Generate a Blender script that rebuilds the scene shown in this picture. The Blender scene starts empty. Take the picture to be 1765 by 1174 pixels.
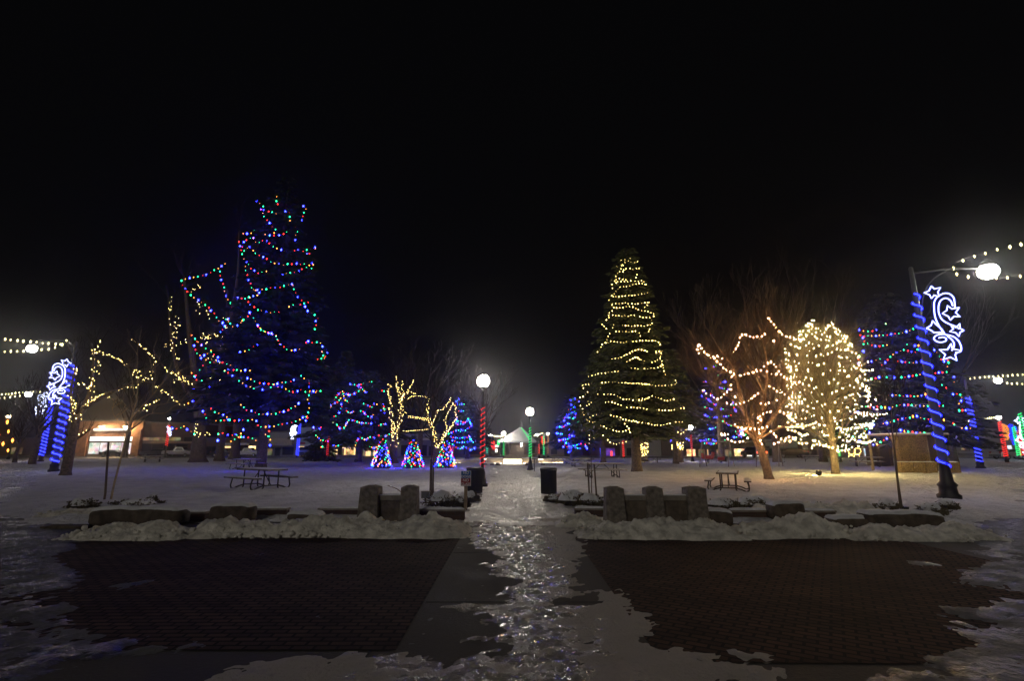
import bpy, math, random
import numpy as np
from mathutils import Vector, noise as mnoise
S = bpy.context.scene
COL = S.collection
# ---------------------------------------------------------------- camera
FOC = 882.5                       # focal length in pixels of the 1765 px wide photograph (18 mm lens)
TH = math.atan(185 / FOC)         # the camera looks up by about 12 degrees
EYE = 1.75
HAZE = 0.00105
cd = bpy.data.cameras.new('camera'); cam = bpy.data.objects.new('camera', cd); COL.objects.link(cam)
cam.location = (0, 0, EYE); cam.rotation_euler = (math.pi / 2 + TH, 0, 0)
cd.lens = 18; cd.sensor_width = 36; cd.clip_end = 3000; cd.clip_start = 0.05
S.camera = cam
# ---------------------------------------------------------------- world, light, exposure
W = bpy.data.worlds.new('World'); S.world = W; W.use_nodes = True
nt = W.node_tree; nt.nodes.clear()
sky = nt.nodes.new('ShaderNodeTexSky'); sky.sky_type = 'NISHITA'; sky.sun_disc = False
sky.sun_elevation = math.radians(-4); sky.sun_rotation = math.radians(200)
hs = nt.nodes.new('ShaderNodeHueSaturation'); hs.inputs['Saturation'].default_value = 0.25
bg = nt.nodes.new('ShaderNodeBackground'); bg.inputs[1].default_value = 0.022
ad = nt.nodes.new('ShaderNodeMixRGB'); ad.blend_type = 'ADD'; ad.inputs[0].default_value = 1
ad.inputs[2].default_value = (0.045, 0.045, 0.055, 1)
ow = nt.nodes.new('ShaderNodeOutputWorld')
nt.links.new(sky.outputs[0], hs.inputs['Color']); nt.links.new(hs.outputs[0], ad.inputs[1])
nt.links.new(ad.outputs[0], bg.inputs[0]); nt.links.new(bg.outputs[0], ow.inputs[0])
sd = bpy.data.lights.new('night_glow', 'SUN'); sun = bpy.data.objects.new('night_glow', sd); COL.objects.link(sun)
sd.energy = 0.31; sd.angle = math.radians(24); sd.color = (1, 0.93, 0.82)
sun.rotation_euler = (math.radians(61), 0, math.radians(-24))   # from behind and to the left of the camera
S.view_settings.view_transform = 'Standard'; S.view_settings.look = 'None'
S.view_settings.exposure = 0; S.view_settings.gamma = 1
S.cycles.use_denoising = True
try: S.cycles.denoising_prefilter = 'ACCURATE'
except Exception: pass
S.cycles.max_bounces = 5; S.cycles.diffuse_bounces = 2; S.cycles.glossy_bounces = 3
S.cycles.use_light_tree = True; S.cycles.sample_clamp_indirect = 3
S.cycles.caustics_reflective = False; S.cycles.caustics_refractive = False
S.cycles.pixel_filter_type = 'BLACKMAN_HARRIS'; S.cycles.filter_width = 1.5
R = random.Random(7)
CT, ST = math.cos(TH), math.sin(TH)
def ray(px, py):
    u = (px - 882.5) / FOC; v = (587 - py) / FOC
    return Vector((u, CT - ST * v, ST + CT * v))
def at(px, py, Y):                # the point of the pixel's sight line at distance Y
    d = ray(px, py); t = Y / d.y
    return Vector((d.x * t, Y, EYE + d.z * t))
def gp(px, py):                   # where the sight line meets the ground
    d = ray(px, py); t = -EYE / d.z
    return Vector((d.x * t, d.y * t, 0))
# ---------------------------------------------------------------- materials
MATS = {}
def mat(name, col, rough=0.7, metal=0.0, emit=None, strength=0.0, bump=0.0, bscale=20, vary=0.0, vscale=6, spec=0.4, alt=None):
    m = bpy.data.materials.new(name); m.use_nodes = True; n = m.node_tree; b = n.nodes['Principled BSDF']
    b.inputs['Base Color'].default_value = (*col, 1); b.inputs['Roughness'].default_value = rough
    b.inputs['Metallic'].default_value = metal; b.inputs['Specular IOR Level'].default_value = spec
    if emit:
        b.inputs['Emission Color'].default_value = (*emit, 1); b.inputs['Emission Strength'].default_value = strength
    if vary or bump:
        tc = n.nodes.new('ShaderNodeTexCoord')
    if vary:
        t = n.nodes.new('ShaderNodeTexNoise'); t.inputs['Scale'].default_value = vscale; t.inputs['Detail'].default_value = 6
        r = n.nodes.new('ShaderNodeValToRGB'); r.color_ramp.elements[0].position = 0.35; r.color_ramp.elements[1].position = 0.66
        a = alt or tuple(c * (1 - vary) for c in col)
        r.color_ramp.elements[0].color = (*a, 1); r.color_ramp.elements[1].color = (*[min(1, c * (1 + vary * .5)) for c in col], 1)
        n.links.new(tc.outputs['Object'], t.inputs['Vector']); n.links.new(t.outputs['Fac'], r.inputs[0]); n.links.new(r.outputs[0], b.inputs['Base Color'])
    if bump:
        t2 = n.nodes.new('ShaderNodeTexNoise'); t2.inputs['Scale'].default_value = bscale; t2.inputs['Detail'].default_value = 5
        bp = n.nodes.new('ShaderNodeBump'); bp.inputs['Strength'].default_value = bump; bp.inputs['Distance'].default_value = 0.05
        n.links.new(tc.outputs['Object'], t2.inputs['Vector']); n.links.new(t2.outputs['Fac'], bp.inputs['Height']); n.links.new(bp.outputs[0], b.inputs['Normal'])
    MATS[name] = m; return m
def emis(name, col, strength):
    m = bpy.data.materials.new(name); m.use_nodes = True; n = m.node_tree; n.nodes.clear()
    e = n.nodes.new('ShaderNodeEmission'); e.inputs[0].default_value = (*col, 1); e.inputs[1].default_value = strength
    o = n.nodes.new('ShaderNodeOutputMaterial'); n.links.new(e.outputs[0], o.inputs[0]); MATS[name] = m; return m
mat('snow', (.74, .75, .78), .8, bump=.7, bscale=7, vary=.18, vscale=3)
mat('clean_snow', (.78, .79, .82), .8, bump=.5, bscale=18)
mat('dirty_snow', (.74, .71, .63), .75, bump=1, bscale=13, vary=.35, vscale=5)
mat('bark', (.16, .12, .09), .9, bump=.8, bscale=22, vary=.5, vscale=9)
mat('pale_bark', (.19, .14, .09), .85, bump=.5, bscale=20, vary=.4, vscale=8)
mat('twig', (.042, .030, .024), .95)
mat('twig_light', (.085, .062, .036), .85); mat('young_bark', (.46, .37, .25), .8, vary=.3, vscale=9)
mat('needles', (.070, .088, .032), .8, vary=.6, vscale=1.4)
mat('needles_blue', (.034, .042, .018), .85, vary=.5, vscale=1.6)
mat('iron', (.025, .025, .027), .45, .3)
mat('iron_grey', (.16, .16, .17), .5, .3)
mat('grey_pole', (.14, .14, .14), .5, .3)
mat('table_steel', (.05, .045, .04), .5, .2, vary=.3)
mat('table_board', (.20, .17, .14), .8, bump=.4, bscale=30, vary=.4, vscale=5)
mat('pillar_stone', (.23, .20, .165), .85, bump=.9, bscale=14, vary=.45, vscale=9)
mat('panel_stone', (.15, .12, .09), .85, bump=.6, bscale=10, vary=.4, vscale=6)
mat('dark_stone', (.10, .078, .058), .85, bump=.9, bscale=8, vary=.5, vscale=5)
mat('cap_stone', (.26, .23, .19), .8, bump=.6, bscale=12, vary=.3)
mat('post_wood', (.30, .22, .14), .8, bump=.4, bscale=20, vary=.3)
mat('stake_wood', (.12, .09, .07), .8)
mat('shrub', (.11, .09, .05), .9, vary=.4)
mat('sign_white', (.8, .8, .8), .5); mat('sign_blue', (.01, .10, .36), .4); mat('sign_red', (.30, .018, .022), .4)
mat('rubber', (.02, .02, .02), .8); mat('glass_dark', (.02, .022, .025), .08)
mat('car_silver', (.52, .51, .49), .3, .4); mat('car_black', (.02, .02, .022), .25, .3); mat('car_white', (.66, .66, .64), .35)
mat('chrome', (.6, .6, .6), .2, .9); mat('car_dark', (.07, .07, .075), .3, .4); mat('car_blue', (.16, .19, .26), .3, .3)
mat('tail_red', (.3, .01, .01), .3)
mat('straw', (.20, .125, .05), .9, bump=1, bscale=35, vary=.7, vscale=16); mat('bale_straw', (.40, .27, .11), .9, bump=1, bscale=35, vary=.7, vscale=18)
mat('roof_snow', (.60, .60, .60), .7, bump=.3, bscale=3)
mat('roof_dark', (.09, .085, .08), .8)
mat('render_grey', (.30, .30, .28), .8, bump=.2, bscale=8, vary=.2)
mat('render_green', (.33, .42, .34), .8, vary=.15); mat('render_cream', (.42, .37, .30), .8, vary=.2)
mat('render_tan', (.28, .21, .15), .8, vary=.2); mat('block_grey', (.34, .32, .30), .85, vary=.15, vscale=.6)
mat('wood_dark', (.14, .10, .07), .8, vary=.3); mat('asphalt', (.06, .06, .065), .55, bump=.4, bscale=12, vary=.4, vscale=1.2)
mat('red_plastic', (.4, .03, .03), .5); mat('metal_pipe', (.25, .22, .2), .5, .4)
def brick_mat(name, c1, c2, mort, scale, rough=.85, bump=.4, rot=0, w=.5, h=.25, ms=.02):
    m = mat(name, c1, rough); n = m.node_tree; b = n.nodes['Principled BSDF']
    tc = n.nodes.new('ShaderNodeTexCoord'); mp = n.nodes.new('ShaderNodeMapping'); mp.inputs['Rotation'].default_value = rot if rot else (0, 0, 0)
    t = n.nodes.new('ShaderNodeTexBrick'); t.inputs['Color1'].default_value = (*c1, 1); t.inputs['Color2'].default_value = (*c2, 1)
    t.inputs['Mortar'].default_value = (*mort, 1); t.inputs['Scale'].default_value = scale; t.inputs['Mortar Size'].default_value = ms
    t.inputs['Brick Width'].default_value = w; t.inputs['Row Height'].default_value = h
    bp = n.nodes.new('ShaderNodeBump'); bp.inputs['Strength'].default_value = bump; bp.inputs['Distance'].default_value = .01; bp.invert = True
    no = n.nodes.new('ShaderNodeTexNoise'); no.inputs['Scale'].default_value = .9; no.inputs['Detail'].default_value = 9; no.inputs['Roughness'].default_value = .7
    mx = n.nodes.new('ShaderNodeMixRGB'); mx.blend_type = 'MULTIPLY'; mx.inputs[0].default_value = .95
    rr = n.nodes.new('ShaderNodeValToRGB'); rr.color_ramp.elements[0].position = .3; rr.color_ramp.elements[1].position = .7; rr.color_ramp.elements[0].color = (.35, .35, .35, 1)
    n.links.new(tc.outputs['Object'], mp.inputs[0]); n.links.new(mp.outputs[0], t.inputs['Vector']); n.links.new(tc.outputs['Object'], no.inputs['Vector'])
    n.links.new(no.outputs['Fac'], rr.inputs[0]); n.links.new(t.outputs['Color'], mx.inputs[1]); n.links.new(rr.outputs[0], mx.inputs[2])
    n.links.new(mx.outputs[0], b.inputs['Base Color']); n.links.new(t.outputs['Fac'], bp.inputs['Height']); n.links.new(bp.outputs[0], b.inputs['Normal'])
    return m
WR = (math.pi / 2, 0, 0)
brick_mat('brick_wall', (.42, .19, .08), (.32, .14, .06), (.25, .2, .17), 2.2, rot=WR)
brick_mat('brick_dark', (.16, .08, .06), (.12, .06, .05), (.14, .11, .1), 2.2, rot=WR)
brick_mat('low_brick', (.13, .075, .05), (.10, .055, .04), (.10, .08, .07), 2.2, rot=WR, bump=.8)
brick_mat('paver', (.130, .080, .062), (.075, .050, .044), (.020, .018, .016), 2.4, rough=.9, bump=.9, rot=(0, 0, .0), ms=.035)
brick_mat('paver_turned', (.140, .078, .058), (.080, .050, .042), (.020, .018, .016), 2.4, rough=.9, bump=.9, rot=(0, 0, .55), ms=.035)
for q in ('paver', 'paver_turned'): MATS[q].node_tree.nodes['Principled BSDF'].inputs['Specular IOR Level'].default_value = .12
def ground_mix(name, ca, cb, ra, rb, scale, lo, hi, bump, bscale, detail=8, bd=.05, stretch=(1, 1, 1), band=False):
    m = mat(name, ca, ra, spec=.5); n = m.node_tree; b = n.nodes['Principled BSDF']
    tc = n.nodes.new('ShaderNodeTexCoord'); mp = n.nodes.new('ShaderNodeMapping'); mp.inputs['Scale'].default_value = stretch
    t = n.nodes.new('ShaderNodeTexNoise'); t.inputs['Scale'].default_value = scale; t.inputs['Detail'].default_value = detail; t.inputs['Roughness'].default_value = .62
    r = n.nodes.new('ShaderNodeMapRange'); r.inputs[1].default_value = lo; r.inputs[2].default_value = hi
    mx = n.nodes.new('ShaderNodeMixRGB'); mx.inputs[1].default_value = (*ca, 1); mx.inputs[2].default_value = (*cb, 1)
    rr = n.nodes.new('ShaderNodeMapRange'); rr.inputs[3].default_value = ra; rr.inputs[4].default_value = rb
    t2 = n.nodes.new('ShaderNodeTexNoise'); t2.inputs['Scale'].default_value = bscale; t2.inputs['Detail'].default_value = 6; t2.inputs['Roughness'].default_value = .6
    bp = n.nodes.new('ShaderNodeBump'); bp.inputs['Strength'].default_value = bump; bp.inputs['Distance'].default_value = bd
    L = n.links.new
    L(tc.outputs['Object'], mp.inputs[0]); L(mp.outputs[0], t.inputs['Vector']); L(mp.outputs[0], t2.inputs['Vector'])
    if band:   # wet melt runs down the left half of the walk, the rest is dry trodden snow
        sx = n.nodes.new('ShaderNodeSeparateXYZ'); L(tc.outputs['Object'], sx.inputs[0]); a1 = n.nodes.new('ShaderNodeMath'); a1.operation = 'ADD'; a1.inputs[1].default_value = .18; L(sx.outputs[0], a1.inputs[0])
        a2 = n.nodes.new('ShaderNodeMath'); a2.operation = 'ABSOLUTE'; L(a1.outputs[0], a2.inputs[0]); a3 = n.nodes.new('ShaderNodeMapRange'); a3.inputs[1].default_value = .45; a3.inputs[2].default_value = 1.3; a3.inputs[3].default_value = -.04; a3.inputs[4].default_value = .16; L(a2.outputs[0], a3.inputs[0])
        a4 = n.nodes.new('ShaderNodeMath'); a4.operation = 'ADD'; L(t.outputs['Fac'], a4.inputs[0]); L(a3.outputs[0], a4.inputs[1]); L(a4.outputs[0], r.inputs[0])
    else: L(t.outputs['Fac'], r.inputs[0])
    L(r.outputs[0], mx.inputs[0]); L(r.outputs[0], rr.inputs[0]); L(mx.outputs[0], b.inputs['Base Color']); L(rr.outputs[0], b.inputs['Roughness'])
    L(t2.outputs['Fac'], bp.inputs['Height']); L(bp.outputs[0], b.inputs['Normal'])
    return m
ground_mix('outer_ground', (.08, .08, .08), (.24, .24, .25), .30, .7, .9, .42, .62, .8, 6)
ground_mix('lawn_snow', (.60, .60, .63), (.80, .80, .83), .8, .9, 1.1, .35, .65, 1, 4.5, bd=.3)
ground_mix('path_ice', (.42, .40, .38), (.64, .62, .60), .26, .65, 1.5, .40, .60, 1, 9, bd=.06, stretch=(1, .6, 1))
ground_mix('ice_crust', (.32, .30, .28), (.54, .50, .45), .055, .85, 3.4, .46, .60, 1, 24, bd=.07, band=True)
ground_mix('concrete', (.070, .062, .052), (.045, .040, .034), .9, .75, .6, .4, .6, .3, 30)
ground_mix('road', (.05, .05, .055), (.22, .22, .23), .4, .8, .25, .45, .62, .5, 4)
ground_mix('shaded_ice', (.040, .040, .040), (.15, .15, .15), .36, .85, 1.9, .44, .62, 1, 14, bd=.05)  # side ice, albedo lowered to paint the dimming towards the frame edges
# glowing things
WARM = (1, .74, .34); WARMP = (1, .60, .36); WHT = (1, .84, .66)
emis('bulb_blue', (.006, .009, 1), 145); emis('bulb_green', (.015, 1, .20), 11); emis('bulb_red', (1, .02, .012), 16); emis('bulb_orange', (1, .27, .03), 12)
emis('bulb_warm', (1, .70, .20), 22); emis('bulb_pink', (1, .46, .17), 560); emis('bulb_white', (1, .74, .24), 620)
emis('bulb_yellow', (1, .84, .36), 12)
emis('globe_lit', (1, .90, .77), 165); emis('street_lit', (1, .95, .88), 110); emis('blue_rope', (.006, .012, 1), 3.2); emis('rope_core', (.09, .13, 1), 13); emis('white_rope', (.62, .68, 1), 6)
emis('red_rope', (1, .03, .025), 1.6); emis('green_rope', (.02, 1, .22), 1.5); emis('teal_rope', (.03, 1, .55), 1.3)
emis('orange_rope', (1, .33, .05), 1.2); emis('pane_white', (1, .93, .80), 2.2); emis('strip_lit', (1, .80, .52), 13)
emis('warm_frame', (1, .62, .25), 1.7); emis('neon_blue', (.06, .08, 1), 5); emis('neon_red', (1, .05, .04), 3); emis('far_lamp', (1, .93, .85), 70); emis('sign_lamp_lit', (1, .64, .32), 420); emis('flood_lit', (1, .74, .26), 900)
emis('tail_lit', (1, .10, .03), 5); emis('violet_glow', (.30, .14, 1), 1.2)
def halo(name, col, s, clear):  # translucent glowing tube painting the light halo round a rope's bright core
    m = emis(name, col, s); n = m.node_tree; e = n.nodes['Emission']; o = n.nodes['Material Output']
    tr = n.nodes.new('ShaderNodeBsdfTransparent'); mx = n.nodes.new('ShaderNodeMixShader'); mx.inputs[0].default_value = clear
    n.links.new(e.outputs[0], mx.inputs[1]); n.links.new(tr.outputs[0], mx.inputs[2]); n.links.new(mx.outputs[0], o.inputs[0])
halo('blue_halo', (.003, .004, 1), 2.8, .25); halo('pale_halo', (.015, .03, 1), 1.2, .68)
def pane_mat(name, c1, c2, strength, scale):
    m = bpy.data.materials.new(name); m.use_nodes = True; n = m.node_tree; n.nodes.clear()
    tc = n.nodes.new('ShaderNodeTexCoord'); v = n.nodes.new('ShaderNodeTexVoronoi'); v.inputs['Scale'].default_value = scale; v.distance = 'CHEBYCHEV'
    no = n.nodes.new('ShaderNodeTexNoise'); no.inputs['Scale'].default_value = scale * .6; no.inputs['Detail'].default_value = 4
    r = n.nodes.new('ShaderNodeValToRGB'); r.color_ramp.elements[0].position = .36; r.color_ramp.elements[1].position = .62
    r.color_ramp.elements[0].color = (*c2, 1); r.color_ramp.elements[1].color = (*c1, 1)
    mx = n.nodes.new('ShaderNodeMixRGB'); mx.blend_type = 'OVERLAY'; mx.inputs[0].default_value = .35
    e = n.nodes.new('ShaderNodeEmission'); e.inputs[1].default_value = strength; o = n.nodes.new('ShaderNodeOutputMaterial'); L = n.links.new
    L(tc.outputs['Object'], v.inputs['Vector']); L(tc.outputs['Object'], no.inputs['Vector']); L(no.outputs['Fac'], r.inputs[0]); L(r.outputs[0], mx.inputs[1])
    L(v.outputs['Color'], mx.inputs[2]); L(mx.outputs[0], e.inputs[0]); L(e.outputs[0], o.inputs[0]); MATS[name] = m; return m
pane_mat('shop_bright', (1, .88, .85), (.45, .36, .36), 1.3, 1.1); pane_mat('shop_warm', (1, .55, .20), (.08, .04, .015), 1.6, 1.6)
pane_mat('shop_dim', (.30, .20, .10), (.03, .02, .012), .9, 1.2); pane_mat('shop_gold', (1, .68, .34), (.3, .16, .07), 2.6, 1.5)
pane_mat('shop_cool', (.75, .85, 1), (.25, .3, .36), 1.5, .8); pane_mat('shop_violet', (.35, .12, .9), (.06, .02, .18), .6, 1.8)
# ---------------------------------------------------------------- mesh helpers
class MB:
    def __init__(s): s.v = []; s.f = []
    def add(s, vs, fs):
        o = len(s.v); s.v.extend([tuple(p) for p in vs]); s.f.extend([tuple(i + o for i in f) for f in fs]); return s
    def box(s, x0, x1, y0, y1, z0, z1, rz=0, c=None, rx=0):
        vs = [Vector((x, y, z)) for z in (z0, z1) for x, y in ((x0, y0), (x1, y0), (x1, y1), (x0, y1))]
        if rz or rx:
            c = Vector(c) if c else Vector(((x0 + x1) / 2, (y0 + y1) / 2, (z0 + z1) / 2))
            from mathutils import Matrix
            M = Matrix.Rotation(rz, 3, 'Z') @ Matrix.Rotation(rx, 3, 'X'); vs = [M @ (p - c) + c for p in vs]
        return s.add(vs, [(3, 2, 1, 0), (4, 5, 6, 7), (0, 1, 5, 4), (1, 2, 6, 5), (2, 3, 7, 6), (3, 0, 4, 7)])
    def tube(s, pts, r, n=6, cap=True):
        pts = [Vector(p) for p in pts]; m = len(pts); rs = r if isinstance(r, (list, tuple)) else [r] * m
        d0 = (pts[1] - pts[0]).normalized(); a = Vector((0, 0, 1)) if abs(d0.z) < .9 else Vector((1, 0, 0))
        u = d0.cross(a).normalized(); o = len(s.v)
        for i, p in enumerate(pts):
            d = (pts[min(i + 1, m - 1)] - pts[max(i - 1, 0)])
            if d.length < 1e-9: d = d0
            d.normalize(); u = (u - d * u.dot(d))
            u = u.normalized() if u.length > 1e-6 else d.orthogonal().normalized(); w = d.cross(u)
            for k in range(n):
                t = 2 * math.pi * k / n; s.v.append(tuple(p + (u * math.cos(t) + w * math.sin(t)) * rs[i]))
        for i in range(m - 1):
            for k in range(n):
                k2 = (k + 1) % n; s.f.append((o + i * n + k, o + i * n + k2, o + (i + 1) * n + k2, o + (i + 1) * n + k))
        if cap: s.f.append(tuple(o + k for k in range(n))[::-1]); s.f.append(tuple(o + (m - 1) * n + k for k in range(n)))
        return s
    def lathe(s, prof, c=(0, 0, 0), n=16, axis='z'):
        o = len(s.v)
        for r, z in prof:
            for k in range(n):
                t = 2 * math.pi * k / n; x, y = r * math.cos(t), r * math.sin(t)
                p = (x, y, z) if axis == 'z' else ((z, x, y) if axis == 'x' else (x, z, y))
                s.v.append((p[0] + c[0], p[1] + c[1], p[2] + c[2]))
        for i in range(len(prof) - 1):
            for k in range(n):
                k2 = (k + 1) % n; s.f.append((o + i * n + k, o + i * n + k2, o + (i + 1) * n + k2, o + (i + 1) * n + k))
        s.f.append(tuple(o + k for k in range(n))[::-1]); s.f.append(tuple(o + (len(prof) - 1) * n + k for k in range(n)))
        return s
    def ball(s, c, r, n=12, sz=1):
        prof = [(max(1e-4, r * math.sin(math.pi * i / (n // 2 + 2))), -r * sz * math.cos(math.pi * i / (n // 2 + 2))) for i in range(n // 2 + 3)]
        return s.lathe(prof, c, n)
    def gem(s, c, r, sz=1.25):
        x, y, z = c
        return s.add([(x + r, y, z), (x, y + r, z), (x - r, y, z), (x, y - r, z), (x, y, z + r * sz), (x, y, z - r * sz)],
                     [(0, 1, 4), (1, 2, 4), (2, 3, 4), (3, 0, 4), (1, 0, 5), (2, 1, 5), (3, 2, 5), (0, 3, 5)])
    def prism(s, poly, y0, y1):   # an x,z outline with thickness along y
        n = len(poly); vs = [(x, y0, z) for x, z in poly] + [(x, y1, z) for x, z in poly]
        return s.add(vs, [tuple(range(n)), tuple(range(2 * n - 1, n - 1, -1))] + [(i, i + n, (i + 1) % n + n, (i + 1) % n) for i in range(n)])
    def grid(s, X, Y, Z):
        h, w = X.shape; o = len(s.v); s.v.extend(zip(X.ravel().tolist(), Y.ravel().tolist(), Z.ravel().tolist()))
        for i in range(h - 1):
            for j in range(w - 1): a = o + i * w + j; s.f.append((a, a + 1, a + w + 1, a + w))
        return s
    def build(s, name, m, parent=None, smooth=False, origin=None):
        me = bpy.data.meshes.new(name); off = Vector(origin) if origin is not None else Vector((0, 0, 0))
        vs = [(v[0] - off[0], v[1] - off[1], v[2] - off[2]) for v in s.v] if origin is not None else s.v
        me.from_pydata(vs, [], s.f); me.update()
        me.materials.append(MATS[m] if isinstance(m, str) else m)
        if smooth: me.polygons.foreach_set('use_smooth', [True] * len(me.polygons))
        o = bpy.data.objects.new(name, me); COL.objects.link(o); o.location = off
        if parent is not None: o.parent = parent
        return o
def tag(o, label, cat, group=None, kind=None):
    o['label'] = label; o['category'] = cat
    if group: o['group'] = group
    if kind: o['kind'] = kind
    return o
def struct(o, kind='structure'): o['kind'] = kind; return o
def thing(name, loc, label, cat, group=None, rz=0):
    o = bpy.data.objects.new(name, None); COL.objects.link(o); o.location = loc; o.rotation_euler = (0, 0, rz); o.empty_display_size = .2
    return tag(o, label, cat, group)
def dup(root, loc, rz, label, group=None, scale=1):
    r = root.copy(); COL.objects.link(r); r.location = loc; r.rotation_euler = (0, 0, rz); r['label'] = label; r.scale = (scale,) * 3
    if group: r['group'] = group
    for ch in list(root.children):
        c = ch.copy(); COL.objects.link(c); c.parent = r
        for g in list(ch.children):
            q = g.copy(); COL.objects.link(q); q.parent = c
    return r
def lerp(a, b, t): return a + (b - a) * t
def nz(x, y, z=0, s=1): return mnoise.noise(Vector((x * s, y * s, z * s)))
def zt(ox, oy, sc, *lines): return [[(ox + x / sc, oy + y / sc) for x, y in l] for l in lines]
# ================================================================ GROUND
struct(MB().add([(-900, -60, -.04), (900, -60, -.04), (900, 1400, -.04), (-900, 1400, -.04)], [(0, 1, 2, 3)]).build('ground', 'outer_ground'))
def vnoise(X, Y, s, seed=0, octv=3):
    out = np.zeros_like(X); a = 1.; tot = 0
    for o in range(octv):
        rs = np.random.RandomState(seed + o * 17); T = rs.rand(256, 256)
        x = X * s + 500.3; y = Y * s + 500.7; xi = np.floor(x).astype(int); yi = np.floor(y).astype(int); fx = x - xi; fy = y - yi
        fx = fx * fx * (3 - 2 * fx); fy = fy * fy * (3 - 2 * fy)
        g = lambda i, j: T[i % 256, j % 256]
        out += a * ((g(xi, yi) * (1 - fx) + g(xi + 1, yi) * fx) * (1 - fy) + (g(xi, yi + 1) * (1 - fx) + g(xi + 1, yi + 1) * fx) * fy)
        tot += a; a *= .5; s *= 2.07
    return out / tot
def polydist(X, Y, poly):         # signed distance, positive inside
    P = np.array([(p[0], p[1]) for p in poly]); d = np.full(X.shape, 1e9); ins = np.zeros(X.shape, bool)
    n = len(P)
    for i in range(n):
        x0, y0 = P[i]; x1, y1 = P[(i + 1) % n]; ex, ey = x1 - x0, y1 - y0
        t = np.clip(((X - x0) * ex + (Y - y0) * ey) / (ex * ex + ey * ey + 1e-12), 0, 1)
        d = np.minimum(d, np.hypot(X - x0 - t * ex, Y - y0 - t * ey))
        if y0 != y1: ins ^= ((y0 > Y) != (y1 > Y)) & (X < (x1 - x0) * (Y - y0) / (y1 - y0) + x0)
    return np.where(ins, d, -d)
def masked_grid(x0, x1, y0, y1, st, zf, keep, name, m, sty=None):
    xs = np.arange(x0, x1, st); ys = np.arange(y0, y1, sty or st); X, Y = np.meshgrid(xs, ys); Z = zf(X, Y); K = keep(X, Y, Z)
    idx = -np.ones(X.shape, int); h, w = X.shape
    F = K[:-1, :-1] | K[1:, :-1] | K[:-1, 1:] | K[1:, 1:]
    use = np.zeros(X.shape, bool); use[:-1, :-1] |= F; use[1:, :-1] |= F; use[:-1, 1:] |= F; use[1:, 1:] |= F
    idx[use] = np.arange(use.sum()); ii, jj = np.nonzero(F)
    b = MB(); b.v = list(zip(X[use].tolist(), Y[use].tolist(), Z[use].tolist()))
    b.f = list(zip(idx[ii, jj].tolist(), idx[ii, jj + 1].tolist(), idx[ii + 1, jj + 1].tolist(), idx[ii + 1, jj].tolist()))
    return b.build(name, m, smooth=True)
# park lawns either side of the walk
LFT = [(-1.75, 13.2), (-11.6, 13.2), (-15.5, 17), (-21, 24), (-37, 42), (-78, 87), (-1.9, 87)]
RGT = [(1.85, 13.2), (11.4, 13.2), (15.0, 16), (21.5, 24), (38, 42), (80, 87), (1.9, 87)]
def lawn(poly, name, seed):
    def zf(X, Y):
        d = polydist(X, Y, poly) + (vnoise(X, Y, .9, seed) - .5) * .7
        return np.clip(d / .5, -1, 1) * .05 + (vnoise(X, Y, .5, seed + 3) - .5) * .07 + (vnoise(X, Y, 2.2, seed + 5, 3) - .5) * .075 - np.clip(vnoise(X, Y, 3.1, seed + 7, 2) - .66, 0, 1) * .35 + .02
    xs = [p[0] for p in poly]
    masked_grid(min(xs) - 1, max(xs) + 1, 12.2, 88, .2, zf, lambda X, Y, Z: Z > -.06, name, 'lawn_snow', .16)
struct(bpy.data.objects.get('lawn') or (lawn(LFT, 'lawn', 3) or bpy.data.objects['lawn'])); 
lawn(RGT, 'lawn.001', 31)
for o in bpy.data.objects:
    if o.name.startswith('lawn'): o['kind'] = 'structure'
# central walk of packed snow and ice
def pathz(X, Y): return .004 + (vnoise(X, Y, 1.6, 77) - .5) * .035 + (vnoise(X, Y, 6, 78, 3) - .5) * .028 - np.clip((np.abs(X - .05) - 1.75), 0, 1) * .12
struct(masked_grid(-2.5, 2.6, 12.4, 60, .07, pathz, lambda X, Y, Z: Z > -.05, 'path', 'path_ice', .14))
# concrete plaza and brick pavers in front
struct(MB().add([(-9.3, 2.2, -.012), (9.3, 2.2, -.012), (9.3, 13.4, -.012), (-9.3, 13.4, -.012)], [(0, 1, 2, 3)]).build('plaza', 'concrete'))
bl = [gp(795, 945).x, gp(682, 1120)]
yb, yt = gp(700, 1120).y, 11.3
struct(MB().add([(-8.4, yb, -.006), (-1.03, yb, -.006), (-1.03, yt, -.006), (-8.4, yt, -.006)], [(0, 1, 2, 3)]).build('brick_paving', 'paver'))
struct(MB().add([(1.25, gp(1300, 1140).y, -.006), (7.6, gp(1300, 1150).y, -.006), (7.6, yt, -.006), (1.25, yt, -.006)], [(0, 1, 2, 3)]).build('brick_paving.001', 'paver_turned'))
# scored joints of the concrete: narrow dark grooves
jb = MB()
for y in (6.45, 9.3): jb.box(-1.0, 1.22, y, y + .018, -.0115, -.008)
for x in (-1.26,): jb.box(x, x + .018, 4.2, 11.3, -.0115, -.007)
for y in (3.3,): jb.box(-9, 9, y, y + .02, -.0115, -.007)
for x in (-7.5, -5, -2.5, 2.5, 5, 7.5): jb.box(x, x + .02, 2.2, 4.34, -.0115, -.0075)
struct(jb.build('pavement_joint', 'rubber'))
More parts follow.
